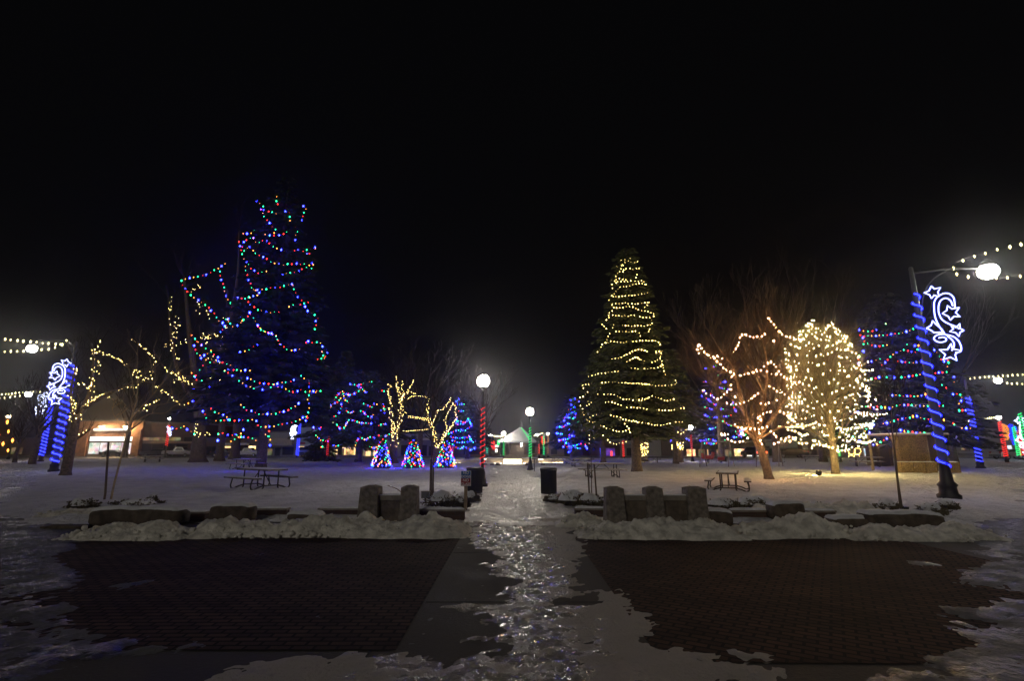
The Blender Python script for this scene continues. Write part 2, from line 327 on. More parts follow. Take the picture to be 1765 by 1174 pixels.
# sheets of trodden snow and ice with ragged edges over the paving
def G(l): return [gp(*p) for p in l]
PC = G([(820, 868), (812, 930), (845, 943), (866, 962), (835, 972), (838, 992), (905, 1003), (858, 1010), (832, 1018), (842, 1036), (782, 1043), (836, 1058), (850, 1088),
        (790, 1101), (905, 1104), (908, 1118), (800, 1126), (690, 1128), (560, 1136), (400, 1150), (250, 1178), (150, 1300), (1600, 1300), (1330, 1156), (1230, 1138), (1190, 1118), (1125, 1098),
        (1118, 1070), (1122, 1060), (1090, 1046), (1095, 1038), (1062, 1016), (1035, 1018), (1020, 1036), (965, 1038), (1018, 1030), (990, 1000), (975, 988), (1000, 972), (1006, 938), (980, 900), (950, 868)])
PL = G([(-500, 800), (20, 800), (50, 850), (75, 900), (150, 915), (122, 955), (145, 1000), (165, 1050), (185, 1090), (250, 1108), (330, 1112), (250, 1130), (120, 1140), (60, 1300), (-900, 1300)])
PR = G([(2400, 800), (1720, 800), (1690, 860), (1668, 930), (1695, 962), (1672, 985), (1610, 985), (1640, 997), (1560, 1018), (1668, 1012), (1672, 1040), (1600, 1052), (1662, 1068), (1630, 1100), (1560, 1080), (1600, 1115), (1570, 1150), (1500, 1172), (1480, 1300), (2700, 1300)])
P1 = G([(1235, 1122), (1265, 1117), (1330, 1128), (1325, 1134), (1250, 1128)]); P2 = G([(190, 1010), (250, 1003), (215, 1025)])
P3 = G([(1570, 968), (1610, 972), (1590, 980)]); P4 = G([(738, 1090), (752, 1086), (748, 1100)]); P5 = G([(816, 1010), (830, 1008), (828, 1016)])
def icez(X, Y, PS=(PC, P1, P4, P5), k=0):
    d = np.full(X.shape, -9.)
    for p in PS: d = np.maximum(d, polydist(X, Y, p))
    n1 = vnoise(X, Y, 2.2, 9, 4) - .5; n2 = vnoise(X, Y * .8, 8, 19, 3) - .5
    e = d + (.06 if PL in PS else .13) + n1 * .50 + n2 * .22 + (vnoise(X, Y, 24, 29, 2) - .5) * .06
    holes = np.clip((vnoise(X, Y, .8, 55, 4) - .62) * 4, 0, 1)
    return -.030 + np.clip(e / .22, 0, 1) * .030 + n2 * .028 + n1 * .022 + (vnoise(X, Y, 20, 39, 2) - .5) * .020 - holes * .03
struct(masked_grid(-14.5, 14.5, 2.9, 13.6, .042, icez, lambda X, Y, Z: Z > -.028, 'ice_sheet', 'ice_crust'))
struct(masked_grid(-14.5, 14.5, 2.9, 13.6, .042, lambda X, Y: icez(X, Y, (PL, PR, P2, P3)) + .006, lambda X, Y, Z: Z > -.028, 'shaded_ice_sheet', 'shaded_ice'))  # outer ice coloured darker to imitate the dim sides
# street across the back with kerbs
struct(MB().box(-150, 170, 89, 101, -.05, .0).build('street', 'road'))
struct(MB().box(-150, 170, 101, 104.6, -.05, .13).build('sidewalk', 'outer_ground'))
# ploughed snow ridges
def ridge(x0, x1, yc, w, h, seed, name):
    xs = np.arange(x0, x1 + .05, .05); ys = np.linspace(-1, 1, 34); X, T = np.meshgrid(xs, ys)
    ww = w * (.62 + .75 * vnoise(X, X * 0, .8, seed)); cy = yc + (vnoise(X, X * 0 + 5, .5, seed + 2) - .5) * .6
    Y = cy + T * ww * .5 + (vnoise(X, T * 2, 3, seed + 9) - .5) * .12
    end = np.clip(np.minimum(X - x0, x1 - X) / .7, 0, 1) ** .6
    prof = np.clip(1 - T ** 2, 0, 1) ** .8
    Z = h * prof * end * (.35 + 1.1 * vnoise(X, Y, 1.3, seed + 4)) * (.55 + .9 * vnoise(X, Y, 5.5, seed + 6, 3)) + (vnoise(X, Y, 14, seed + 8, 2) - .5) * .09 * prof - .03
    b = MB().grid(X, Y, Z); rr = random.Random(seed)
    for k in range(int((x1 - x0) * 26)):      # broken clods thrown along the ridge
        x = rr.uniform(x0 + .1, x1 - .1); t_ = rr.choice((-1, -1, 1)) * rr.uniform(.1, 1.05) ** .7; r_ = rr.uniform(.02, .075) * (h / .3) ** .5; y = yc + t_ * w * .45; z = max(.0, h * (1 - t_ * t_) * .62) - .01; o_ = len(b.v)
        for i in range(5):
            ph = math.pi * (i + .3) / 4.6
            for j in range(7): a = 6.2832 * j / 7; q = r_ * rr.uniform(.7, 1.15); b.v.append((x + q * math.sin(ph) * math.cos(a), y + q * math.sin(ph) * math.sin(a), z + q * math.cos(ph) * .8))
        for i in range(4):
            for j in range(7): j2 = (j + 1) % 7; b.f.append((o_ + i * 7 + j, o_ + (i + 1) * 7 + j, o_ + (i + 1) * 7 + j2, o_ + i * 7 + j2))
        b.f.append(tuple(o_ + j for j in range(7)))
    return b.build(name, 'dirty_snow', smooth=True)
def row(px, py): return gp(px, py)
tag(ridge(gp(140, 920).x, gp(352, 920).x, 10.95, 1.2, .26, 5, 'snow_bank'), 'low grey ridge of ploughed snow at the left end of the left brick paving', 'snow bank', 'ploughed snow ridges', 'stuff')
tag(ridge(gp(362, 910).x, gp(815, 910).x, 11.3, 1.3, .32, 15, 'snow_bank'), 'long ridge of ploughed snow behind the left brick paving reaching the walk', 'snow bank', 'ploughed snow ridges', 'stuff')
tag(ridge(gp(985, 915).x, gp(1258, 915).x, 11.1, 1.3, .30, 25, 'snow_bank'), 'ridge of ploughed snow in front of the three pillar wall', 'snow bank', 'ploughed snow ridges', 'stuff')
tag(ridge(gp(1240, 915).x, gp(1445, 915).x, 11.2, 1.25, .34, 35, 'snow_bank'), 'tall lumpy ploughed snow between the three pillar wall and the long dark stone', 'snow bank', 'ploughed snow ridges', 'stuff')
tag(ridge(gp(1425, 920).x, gp(1690, 920).x, 10.9, 1.2, .24, 45, 'snow_bank'), 'low ploughed snow at the right end in front of the long dark stone', 'snow bank', 'ploughed snow ridges', 'stuff')
tag(ridge(gp(945, 890).x, gp(1046, 890).x, 12.55, 1.1, .24, 55, 'snow_bank'), 'soft heap of snow along the planting bed right beside the walk', 'snow bank', 'ploughed snow ridges', 'stuff')
tag(ridge(gp(718, 890).x, gp(826, 890).x, 12.0, .8, .17, 65, 'snow_bank'), 'soft heap of snow between the two pillar wall and the walk', 'snow bank', 'ploughed snow ridges', 'stuff')
tag(ridge(gp(1225, 872).x, gp(1440, 872).x, 14.3, 1.5, .36, 75, 'snow_bank'), 'fluffy snow mounded in the bed behind the dark square stone', 'snow bank', 'ploughed snow ridges', 'stuff')
tag(ridge(gp(430, 876).x, gp(630, 876).x, 13.9, .9, .13, 85, 'snow_bank'), 'thin rumpled snow in the bed left of the two pillar wall', 'snow bank', 'ploughed snow ridges', 'stuff')
tag(ridge(gp(200, 870).x, gp(425, 872).x, 14.2, 1.2, .2, 95, 'snow_bank'), 'soft snow heaped in the bed behind the long left stone', 'snow bank', 'ploughed snow ridges', 'stuff')
# ================================================================ ENTRANCE WALLS, STONES, BEDS
def pillar_mesh(h, w, d, seed):
    rr = random.Random(seed); rings = []; ch = .08
    for s_, z in [(1.20, -.05), (1.17, .10), (1.13, .11), (1.07, .36), (1.065, .37), (1.0, .66), (.995, .67), (.97, .93), (.97, .945), (.34, 1.0), (.28, 1.0)]:
        q = []
        for sx, sy in ((1, -1), (1, 1), (-1, 1), (-1, -1)):
            for k in ((1 - ch, 1), (1, 1 - ch)) if sx * sy < 0 else ((1, 1 - ch), (1 - ch, 1)):
                q.append((sx * k[0] * w / 2 * s_ + rr.uniform(-.007, .007), sy * k[1] * d / 2 * s_ + rr.uniform(-.007, .007), z * h))
        rings.append(q)
    vs = [p for q in rings for p in q]; fs = []; n = 8
    for i in range(len(rings) - 1):
        for k in range(n): k2 = (k + 1) % n; fs.append((i * n + k, i * n + k2, (i + 1) * n + k2, (i + 1) * n + k))
    fs.append(tuple((len(rings) - 1) * n + k for k in range(n)))
    return MB().add(vs, fs)
def snowcap(w, d, h, seed, n=14):
    u = np.linspace(-1, 1, n); U, V = np.meshgrid(u, u)
    e = np.clip(1 - np.maximum(np.abs(U), np.abs(V)) ** 4, 0, 1) ** .5
    return MB().grid(U * w / 2, V * d / 2, e * h * (.65 + .6 * vnoise(U * w * 2 + seed, V * d * 2, 1.4, seed)))
def pillar_wall(label, posts, ytop, ybot, ptop, Y, name='stone_wall'):
    base = gp((posts[0][0] + posts[-1][1]) / 2, ybot); t = thing(name, (base.x, Y, 0), label, 'stone wall', 'entrance walls with stone pillars')
    xs = []
    for i, (a, b) in enumerate(posts):
        A, B = at(a, ybot, Y), at(b, ybot, Y); w = B.x - A.x; cx = (A.x + B.x) / 2 - base.x; h = at(a, ytop, Y).z; xs.append(cx)
        o = pillar_mesh(h, w * .92, w * .95, i + 3).build('pillar', 'pillar_stone', t); o.location = (cx, 0, 0)
        c = snowcap(w * .30, w * .30, .02, i + 5).build('snow', 'snow', o, True); c.location = (0, 0, h * .999)
    for i in range(len(xs) - 1):
        hp = at(posts[0][0], ptop, Y).z
        p = MB().box(xs[i] + .17, xs[i + 1] - .17, -.10, .10, 0, hp - .16).build('panel', 'panel_stone', t)
        MB().box(xs[i] + .18, xs[i + 1] - .18, -.13, .13, hp - .16, hp - .05).build('cap', 'cap_stone', t)
        c = snowcap(xs[i + 1] - xs[i] - .38, .22, .03, i + 9).build('snow', 'snow', t, True); c.location = ((xs[i] + xs[i + 1]) / 2, 0, hp - .052)
    return t
pillar_wall('short grey stone wall with two tapered pillars beside the sapling left of the walk', [(620, 655), (690, 720)], 836, 897, 850, gp(670, 900).y)
pillar_wall('long grey stone wall with three tapered pillars right of the walk', [(1043, 1077), (1112, 1144), (1182, 1218)], 838, 906, 850, gp(1120, 905).y)
def rock(label, px0, px1, ptop, pbot, dep, seed, name='boulder', tilt=0, cat='stone', m='dark_stone', snow=True):
    Y = gp(px0, pbot).y; A = at(px0, pbot, Y); B = at(px1, pbot, Y); h = at((px0 + px1) / 2, ptop, Y + .1).z; w = B.x - A.x; rr = random.Random(seed)
    nx, ny = 22, 9; b = MB(); t = thing(name, ((A.x + B.x) / 2, Y + dep / 2, 0), label, cat, 'dark stones around the planting beds')
    U, V = np.meshgrid(np.linspace(-1, 1, nx), np.linspace(0, 2 * np.pi, 16, endpoint=False))
    ends = (1 - np.abs(U) ** 7 * .45)
    X = U * w / 2; c, s = np.cos(V), np.sin(V); k = 1 / np.maximum(np.abs(c), np.abs(s)) ** .8
    jit = 1 + (vnoise(X * 2 + seed, V, 1.6, seed) - .5) * .25
    Yg = c * k * dep / 2 * ends * jit; Zg = h / 2 + s * k * h / 2 * ends * jit * (1 + tilt * U) - .02
    vs = list(zip(X.ravel().tolist(), Yg.ravel().tolist(), Zg.ravel().tolist())); fs = []
    for i in range(15 + 1):
        i2 = (i + 1) % 16
        for j in range(nx - 1): fs.append((i * nx + j, i * nx + j + 1, i2 * nx + j + 1, i2 * nx + j))
    fs.append(tuple(i * nx for i in range(16))); fs.append(tuple(i * nx + nx - 1 for i in range(16))[::-1])
    MB().add(vs, fs).build('stone', m, t, True)
    if snow:
        sc = MB(); n = 24; U2, V2 = np.meshgrid(np.linspace(-1, 1, n), np.linspace(-1, 1, 12)); e = np.clip(1 - np.maximum(np.abs(U2) ** 6, np.abs(V2) ** 3), 0, 1) ** .5
        sc.grid(U2 * w * .47, V2 * dep * .42, h * .93 * (1 + tilt * U2 * .55) + e * (.03 + .06 * vnoise(U2 * w + seed, V2, 2, seed)) - .03 * (1 - e)); sc.build('snow', 'snow', t, True)
    return t
rock('long low dark stone capped with snow at the far left of the planting bed', 143, 306, 876, 908, .55, 3)
rock('upright dark stone block between the long left stone and the two pillar wall', 354, 428, 870, 902, .5, 8)
rock('flat snowy slab leaning low just left of the two pillar wall', 490, 548, 885, 902, .6, 18, tilt=-.2)
rock('dark square stone with a snowy top right of the three pillar wall', 1336, 1394, 866, 900, .55, 12, tilt=.1)
rock('small dark snow topped stone beside the long right hand stone', 1440, 1512, 892, 913, .5, 22)
rock('long dark rounded stone with snow along its top at the right of the bed', 1500, 1640, 884, 914, .6, 27, tilt=-.08)
rock('small snowy stone tucked against the last pillar of the three pillar wall', 1215, 1268, 880, 906, .5, 33, tilt=-.1, snow=True)
rock('thin dark stone lying in the snow at the outer right corner of the bed', 1636, 1690, 907, 914, .4, 36, snow=False)
rock('thin dark stone lying in the snow at the outer left corner of the bed', 62, 140, 905, 913, .4, 37, snow=False)
def low_wall(label, px0, px1, ptop, pbot, m='low_brick'):
    Y = gp(px0, pbot).y; A = at(px0, pbot, Y); B = at(px1, pbot, Y); h = at(px0, ptop, Y).z
    t = thing('low_wall', ((A.x + B.x) / 2, Y, 0), label, 'low wall', 'low brick edging walls'); w = B.x - A.x
    MB().box(-w / 2, w / 2, 0, .22, -.05, h).build('brickwork', m, t); MB().box(-w / 2 - .02, w / 2 + .02, -.02, .24, h + .002, h + .045).build('cap', 'cap_stone', t)
    c = snowcap(w * .98, .24, .05, 3, 18).build('snow', 'snow', t, True); c.location = (0, .11, h + .044)
low_wall('low brick edging between the dark stone block and the flat slab', 430, 492, 880, 893)
low_wall('low brick edging between the flat slab and the two pillar wall', 548, 618, 880, 893)
low_wall('low brick edging between the two pillar wall and the walk', 722, 800, 882, 897)
low_wall('low brick edging between the walk and the three pillar wall', 992, 1042, 880, 896)
low_wall('low brick edging between the three pillar wall and the dark square stone', 1262, 1336, 883, 896)
low_wall('low brick edging between the dark square stone and the small snow topped stone', 1394, 1442, 884, 898)
low_wall('low brick edging left of the dark stone block', 308, 352, 886, 899)
def shrub(label, px, py, wpx, hpx, seed, dark=.5):
    g = gp(px, py); Y = g.y; m = Y / FOC * 1.02; r = wpx * m / 2; h = hpx * m; rr = random.Random(seed)
    t = thing('snowy_shrub', (g.x, Y, 0), label, 'shrub', 'snow covered shrubs in the planting beds'); b = MB()
    for i in range(int(120 + 160 * dark)):
        a = rr.uniform(0, 6.28); q = rr.uniform(.1, 1) ** .6; e = rr.uniform(.1, 1)
        p0 = Vector((r * .35 * q * math.cos(a), r * .35 * q * math.sin(a), 0)); p1 = Vector((r * q * math.cos(a), r * q * math.sin(a) * .8, h * e * math.sqrt(max(.05, 1 - q * q * .7)))) * rr.uniform(.9, 1.14)
        pm = (p0 + p1) / 2 + Vector((0, 0, h * .15)); b.tube([p0, pm, p1], [.008, .006, .003], 3, False)
        for k in range(4):
            c = p1.lerp(pm, rr.random() * .5); d = Vector((rr.uniform(-1, 1), rr.uniform(-1, 1), rr.uniform(-.3, .8))).normalized() * .07; e2 = d.orthogonal().normalized() * .018
            b.add([c, c + d * .5 + e2, c + d, c + d * .5 - e2], [(0, 1, 2, 3)])
    b.build('twig', 'shrub', t)
    sb = MB()
    for i in range(5):
        a = rr.uniform(0, 6.28); q = rr.uniform(0, .5); cx, cy = r * q * math.cos(a), r * q * math.sin(a) * .8; rad = r * rr.uniform(.38, .6); n = 14
        U, V = np.meshgrid(np.linspace(0, 2 * np.pi, n), np.linspace(0.02, 1, 8)); lump = .75 + .5 * vnoise(U * 1.1 + i * 7, V * 3, 1.2, seed + i)
        lump[:, -1] = lump[:, 0]
        sb.grid(cx + np.cos(U) * V * rad * lump, cy + np.sin(U) * V * rad * .85 * lump, h * (.62 + .22 * rr.random()) + (1 - V ** 2) * h * .3 * lump - V ** 4 * h * .22)
    sb.build('snow', 'snow', t, True)
    return t
for i, (a, *q) in enumerate([
    ('dark snow dusted shrub at the outer left end of the bed', 142, 879, 50, 17), ('flattened snowy shrub behind the long left stone', 235, 874, 85, 12),
    ('wide pale snow covered shrub left of the no dogs sign', 762, 876, 68, 26), ('snowy shrub crowding the foot of the no dogs sign', 795, 878, 30, 20),
    ('small snow tufted shrub in front of the left trash bin', 813, 866, 30, 16), ('snowy shrub directly in front of the right trash bin', 955, 866, 34, 12),
    ('dome of snow over a shrub right of the right trash bin', 985, 872, 52, 22), ('rounded snowy shrub touching the three pillar wall', 1022, 876, 44, 20),
    ('frosted shrub in the second row behind the rounded one', 1008, 864, 46, 12), ('snowy shrub just right of the three pillar wall', 1250, 882, 60, 20),
    ('bushy frosted shrub left of the dark square stone', 1305, 882, 75, 22), ('low frosted shrub right of the dark square stone', 1408, 884, 36, 16),
    ('dark evergreen shrub with snow behind the long right stone', 1530, 884, 44, 20), ('dark bristly shrub beside the nearest blue lamp post', 1607, 892, 48, 20),
    ('small bristly shrub at the foot of the nearest blue lamp post', 1632, 882, 36, 18), ('small dark shrub sticking out of the snow behind the long left stone', 262, 868, 16, 12)]):
    shrub(a, *q, seed=40 + i, dark=.3 if i in (2, 6, 7, 8) else 1)
def glow_light(label, px, py, s=.1):      # ground spot under a crust of snow
    g = gp(px, py); t = thing('ground_light', (g.x, g.y, 0), label, 'ground light', 'ground lights in the planting beds')
    MB().lathe([(s * .9, 0), (s, .03), (s, .07), (s * .7, .08)], n=12).build('housing', 'iron', t)
    MB().lathe([(s * .66, .081), (s * .6, .1), (.01, .11)], n=12).build('lens', 'strip_lit', t)
glow_light('ground light glowing through snow beside the long dark right stone', 1472, 882, .09); glow_light('dim ground light behind the long left stone', 256, 866, .035)
glow_light('tiny ground light behind the three pillar wall', 1077, 862, .035); glow_light('tiny ground light in front of the left trash bin', 821, 864, .04)
# bins
def bin_(label, px, py):
    g = gp(px, py); t = thing('trash_bin', (g.x, g.y, 0), label, 'trash bin', 'trash bins beside the walk'); r, h = .30, .98
    b = MB().lathe([(r * .93, .03), (r * .93, h - .1)], n=28)
    b.build('liner', 'rubber', t)
    b = MB()
    for k in range(36): a = 2 * math.pi * k / 36; x, y = math.cos(a) * r, math.sin(a) * r; b.tube([(x, y, .02), (x * 1.02, y * 1.02, h * .8), (x * 1.08, y * 1.08, h - .06)], .010, 4)
    b.build('slat_cage', 'iron', t)
    MB().lathe([(r * 1.08, h - .08), (r * 1.14, h - .06), (r * 1.14, h - .02), (r * .9, h), (r * .55, h - .01), (r * .5, h - .06)], n=28).build('rim', 'iron', t, True)
    MB().lathe([(r * 1.0, .0), (r * 1.03, .02), (r * 1.03, .06), (r * .9, .07)], n=28).build('foot_ring', 'iron', t)
bin_('black slatted trash bin behind the no dogs sign', 818, 850); bin_('black slatted trash bin alone right of the walk', 946, 851)
# park rule sign
def text(s, size, loc, m, parent, name='lettering'):
    c = bpy.data.curves.new(name, 'FONT'); c.body = s; c.size = size; c.align_x = 'CENTER'; c.align_y = 'CENTER'; c.extrude = .001; c.offset = size * .018
    o = bpy.data.objects.new(name, c); COL.objects.link(o); bpy.context.view_layer.update(); me = bpy.data.meshes.new_from_object(o); bpy.data.objects.remove(o); me.materials.clear(); me.materials.append(MATS[m])
    o = bpy.data.objects.new(name, me); COL.objects.link(o); o.location = loc; o.rotation_euler = (math.pi / 2, 0, 0); o.parent = parent; return o
Y = gp(803, 880).y; A = at(794, 838, Y); B = at(812, 812, Y); t = thing('rules_sign', ((A.x + B.x) / 2, Y, 0), 'blue and red sign reading no dogs no glass on a short wooden post', 'sign')
w = B.x - A.x; z0, z1 = A.z, B.z; zm = (z0 + z1) / 2
pn = MB().box(-w / 2, w / 2, -.012, 0, z0, z1).build('panel', 'sign_white', t)
MB().box(-w / 2 + .012, w / 2 - .012, -.016, -.0125, zm, z1 - .012).build('blue_field', 'sign_blue', pn); MB().box(-w / 2 + .012, w / 2 - .012, -.016, -.0125, z0 + .012, zm - .001).build('red_field', 'sign_red', pn)
hh = (z1 - z0) / 4
for k, s_ in enumerate(('NO', 'DOGS', 'NO', 'GLASS')): text(s_, hh * (1.05 if k % 2 == 0 else .92), (0, -.019, z1 - hh * (k + .52)), 'sign_white', pn)
MB().box(-.045, .045, .001, .08, 0, z0 + .3).build('post', 'post_wood', t)
# small electrical box on a stub post
g = gp(733, 868); t = thing('utility_box', (g.x, g.y, 0), 'small grey utility box on a stub post beside the two pillar wall', 'utility box'); m_ = g.y / FOC
MB().box(-.13, .13, -.05, .07, .16, .36).build('box', 'iron_grey', t); MB().box(-.03, .03, -.02, .04, 0, .159).build('stub', 'stake_wood', t); MB().box(-.15, .15, -.07, .09, .361, .38).build('lid', 'cap_stone', t)
g = gp(1560, 884); t = thing('utility_box', (g.x, g.y, 0), 'tiny black box on the snow near the leaning right hand stake', 'utility box'); MB().box(-.09, .09, -.05, .05, 0, .14).build('box', 'iron', t); MB().box(-.1, .1, -.06, .06, .141, .155).build('lid', 'iron', t)
Y = gp(680, 866).y; tag(MB().tube([at(668, 837, Y), at(676, 840, Y), at(684, 843, Y), at(692, 849, Y)], [.012, .016, .014, .01], 5).build('branch', 'pale_bark'), 'thin pale bare branch arching over the two pillar wall', 'branch')
# ================================================================ PICNIC TABLES
def picnic():
    t = thing('picnic_table', (0, 0, 0), '', 'picnic table', 'snow dusted picnic tables on the lawn'); L = 2.25
    b = MB()
    for k in range(5): b.box(-L / 2, L / 2, -.40 + k * .162, -.40 + k * .162 + .154, .70, .76)
    b.build('table_top', 'table_board', t)
    sn = snowcap(L * .97, .74, .035, 5, 20).build('snow', 'snow', t, True); sn.location = (0, 0, .757)
    for s in (-1, 1):
        b = MB()
        for k in range(2): b.box(-L / 2, L / 2, s * .72 - .135 + k * .137, s * .72 - .135 + k * .137 + .13, .41, .46)
        se = b.build('seat', 'table_board', t); sn = snowcap(L * .96, .25, .035, 8 + s, 20).build('snow', 'snow', se, True); sn.location = (0, s * .72, .457)
    for s in (-1, 1):
        x = s * .72; b = MB()
        for y in (-1, 1):
            b.tube([(x, y * .28, .71), (x, y * .28, .1), (x, y * .33, .02)], .027, 8)
            b.tube([(x, y * .28, .16), (x, y * .5, .10), (x, y * .64, .03), (x, y * .74, .06), (x, y * .77, .16), (x, y * .72, .40)], .027, 8)
        b.tube([(x, -.28, .16), (x, .28, .16)], .022, 8); b.build('leg_frame', 'table_steel', t)
        MB().tube([(x, 0, .17), (s * .12, 0, .70)], .018, 6).build('brace', 'table_steel', t)
    return t
PT = picnic(); first = [True]
def put_table(px, py, rz, label, sc=1.0):
    g = gp(px, py)
    if first[0]: PT.location = (g.x, g.y, .02); PT.rotation_euler = (0, 0, rz); PT['label'] = label; first[0] = False; PT.scale = (sc,) * 3; return PT
    return dup(PT, (g.x, g.y, .02), rz, label, scale=sc)
put_table(448, 844, -.62, 'large picnic table alone on the left lawn, nearest to the camera there', 1.12)
put_table(424, 811, -.45, 'picnic table directly in front of the tallest spruce trunk', 1.1)
put_table(262, 798, .5, 'picnic table between the thin left stake and the thick grey trunk')
put_table(1038, 825, .08, 'picnic table left of the gold lit spruce trunk', 1.1)
put_table(1002, 806, .1, 'picnic table in the back left of the gold lit spruce')
put_table(1257, 847, 1.15, 'picnic table seen end on beside the leaning orange lit tree', 1.0)
put_table(1496, 806, -.5, 'long picnic table right of the yellow lit tree', 1.15)
put_table(1122, 799, -.25, 'far picnic table just right of the gold lit spruce trunk')
put_table(1400, 797, -.5, 'far picnic table left of the yellow lit tree trunk')
put_table(966, 802, 0.2, 'small distant picnic table behind the right trash bin')
def bench(px, py, wpx, label):
    g = gp(px, py); m = g.y / FOC; w = wpx * m; t = thing('park_bench', (g.x, g.y, 0), label, 'bench')
    MB().box(-w / 2, w / 2, -.25, .25, .42, .5).build('seat', 'table_board', t); MB().box(-w / 2, w / 2, .2, .27, .55, .9).build('backrest', 'table_board', t)
    for s in (-1, 1): MB().box(s * w * .4 - .05, s * w * .4 + .05, -.22, .26, 0, .419).build('leg', 'table_steel', t)
    c = snowcap(w * .96, .44, .04, 4, 14).build('snow', 'snow', t, True); c.location = (0, -.02, .497)
bench(597, 798, 38, 'long dark bench in front of the warm lit shop windows'); bench(1640, 812, 22, 'dark bench half hidden behind the straw bales')
# ================================================================ LAMP POSTS
def helix(b, p0, p1, r0, r1, turns, rr, n=12, hand=1, ph=0):
    p0, p1 = Vector(p0), Vector(p1); N = int(turns * n); pts = []
    for i in range(N + 1):
        t = i / N; a = (2 * math.pi * turns * t + ph) * hand; r = lerp(r0, r1, t); p = p0.lerp(p1, t); pts.append(p + Vector((math.cos(a) * r, math.sin(a) * r, 0)))
    b.tube(pts, rr, 5)
def rope(label, t, z0, z1, r0, r1, turns, rr, m, group='rope lights wound round lamp posts'):
    b = MB(); c = t.location; helix(b, (0, 0, z0), (0, 0, z1), r0, r1, turns, rr)
    if m == 'blue_rope':
        b = MB(); helix(b, (0, 0, z0), (0, 0, z1), r0, r1, turns, rr * 1.5, hand=-1); o = b.build('rope_light', 'blue_halo'); o.location = (c.x, c.y, 0)  # outer tube widened into the painted blue halo
        b = MB(); helix(b, (0, 0, z0), (0, 0, z1), r0, r1, turns, rr * .42, hand=-1); b.build('glowing_core', 'rope_core', o); return tag(o, label, 'rope light', group)
    o = b.build('rope_light', m); o.location = (c.x, c.y, 0); return tag(o, label, 'rope light', group)
def zat(py, Y, px=882): return at(px, py, Y).z
def globe_post(px, pyb, pyg, label, wrap=None, gm='globe_lit', gr=.2, flat=False):
    g = gp(px, pyb); Y = g.y; h = zat(pyg, Y); t = thing('lamp_post', (g.x, Y, 0), label, 'lamp post', 'globe lamp posts along the park walks')
    MB().lathe([(.25, 0), (.26, .12), (.20, .16), (.19, .30), (.15, .40), (.145, .62), (.11, .72), (.12, .76), (.085, .80)], n=14).build('base', 'iron', t, True)
    MB().lathe([(.075, .78), (.06, h * .6), (.05, h - .52), (.075, h - .50), (.05, h - .46), (.055, h - .38), (.10, h - .30), (.12, h - .26), (.11, h - .2)], n=12).build('pole', 'iron', t, True)
    MB().ball((0, 0, h), gr, 14, 1.02).build('globe', gm, t, True)
    MB().lathe([(.09, h + gr * .98), (.05, h + gr * 1.12), (.015, h + gr * 1.35), (.004, h + gr * 1.4)], n=10).build('finial', 'iron', t)
    if wrap: y1, y0, turns, m, what = wrap; rope(what, t, zat(y0, Y), zat(y1, Y), .12, .09, turns, .013 if Y < 40 else .021, m)
    return t
globe_post(831, 839, 657, 'tallest looking globe lamp post by the left trash bin, wound with red rope light', (702, 805, 11, 'red_rope', 'red rope light spiralling up the lamp post by the left trash bin'), gr=.29)
globe_post(914, 811, 710, 'globe lamp post right of the walk with green rope light', (737, 789, 11, 'green_rope', 'green rope light on the globe lamp post in front of the bandstand'), gr=.29)
globe_post(563, 797, 731, 'globe lamp post with red rope light beside the multicoloured spreading conifer', (746, 786, 11, 'red_rope', 'red rope light on the lamp post beside the spreading conifer'), gr=.28)
globe_post(1194, 797, 737, 'globe lamp post with red rope light right of the gold lit spruce', (750, 789, 11, 'red_rope', 'red rope light on the lamp post right of the gold lit spruce'), gr=.28)
globe_post(1449, 798, 719, 'globe lamp post with green rope light just behind the yellow lit tree', (746, 788, 14, 'green_rope', 'green rope light on the lamp post behind the yellow lit tree'), gr=.18)
globe_post(868, 793, 748, 'globe lamp post at the left corner of the bandstand roof', (762, 788, 13, 'green_rope', 'green rope light on the lamp post at the left of the bandstand'), gr=.26)
# motif: scroll of rope light with five stars, in metres, origin at its pole bracket
MO = [[(412, 365), (432, 385), (475, 375), (455, 405), (465, 435), (430, 428), (412, 450), (400, 425), (362, 410), (395, 398), (412, 365)],
      [(430, 520), (430, 480), (442, 450), (465, 430), (495, 415), (525, 415), (550, 430), (565, 455), (570, 510)],
      [(460, 540), (460, 500), (470, 470), (485, 455), (505, 447), (525, 452), (545, 470), (555, 500)],
      [(600, 510), (575, 545), (605, 572), (565, 570), (540, 595), (525, 570), (485, 550), (515, 530), (520, 498), (550, 520), (600, 510)],
      [(430, 520), (435, 565), (448, 605), (470, 645), (500, 690), (525, 700)], [(460, 540), (475, 580), (500, 605), (540, 625), (580, 640), (600, 655)],
      [(380, 650), (410, 630), (420, 600), (448, 628), (480, 655), (505, 690), (470, 678), (430, 680), (410, 665), (380, 650)],
      [(632, 665), (605, 678), (597, 705), (575, 680), (535, 672), (560, 655), (545, 635), (578, 645), (603, 620), (605, 652), (632, 665)],
      [(600, 740), (570, 712), (530, 697), (490, 690), (450, 697), (428, 718), (445, 738), (475, 745), (505, 738), (512, 722), (490, 710), (462, 716)],
      [(520, 703), (550, 728), (565, 755), (560, 785), (550, 800)], [(570, 712), (600, 745), (613, 780), (608, 808), (575, 815)],
      [(545, 755), (553, 790), (610, 800), (572, 828), (583, 868), (540, 846), (490, 862), (506, 828), (466, 795), (520, 795), (545, 755)]]
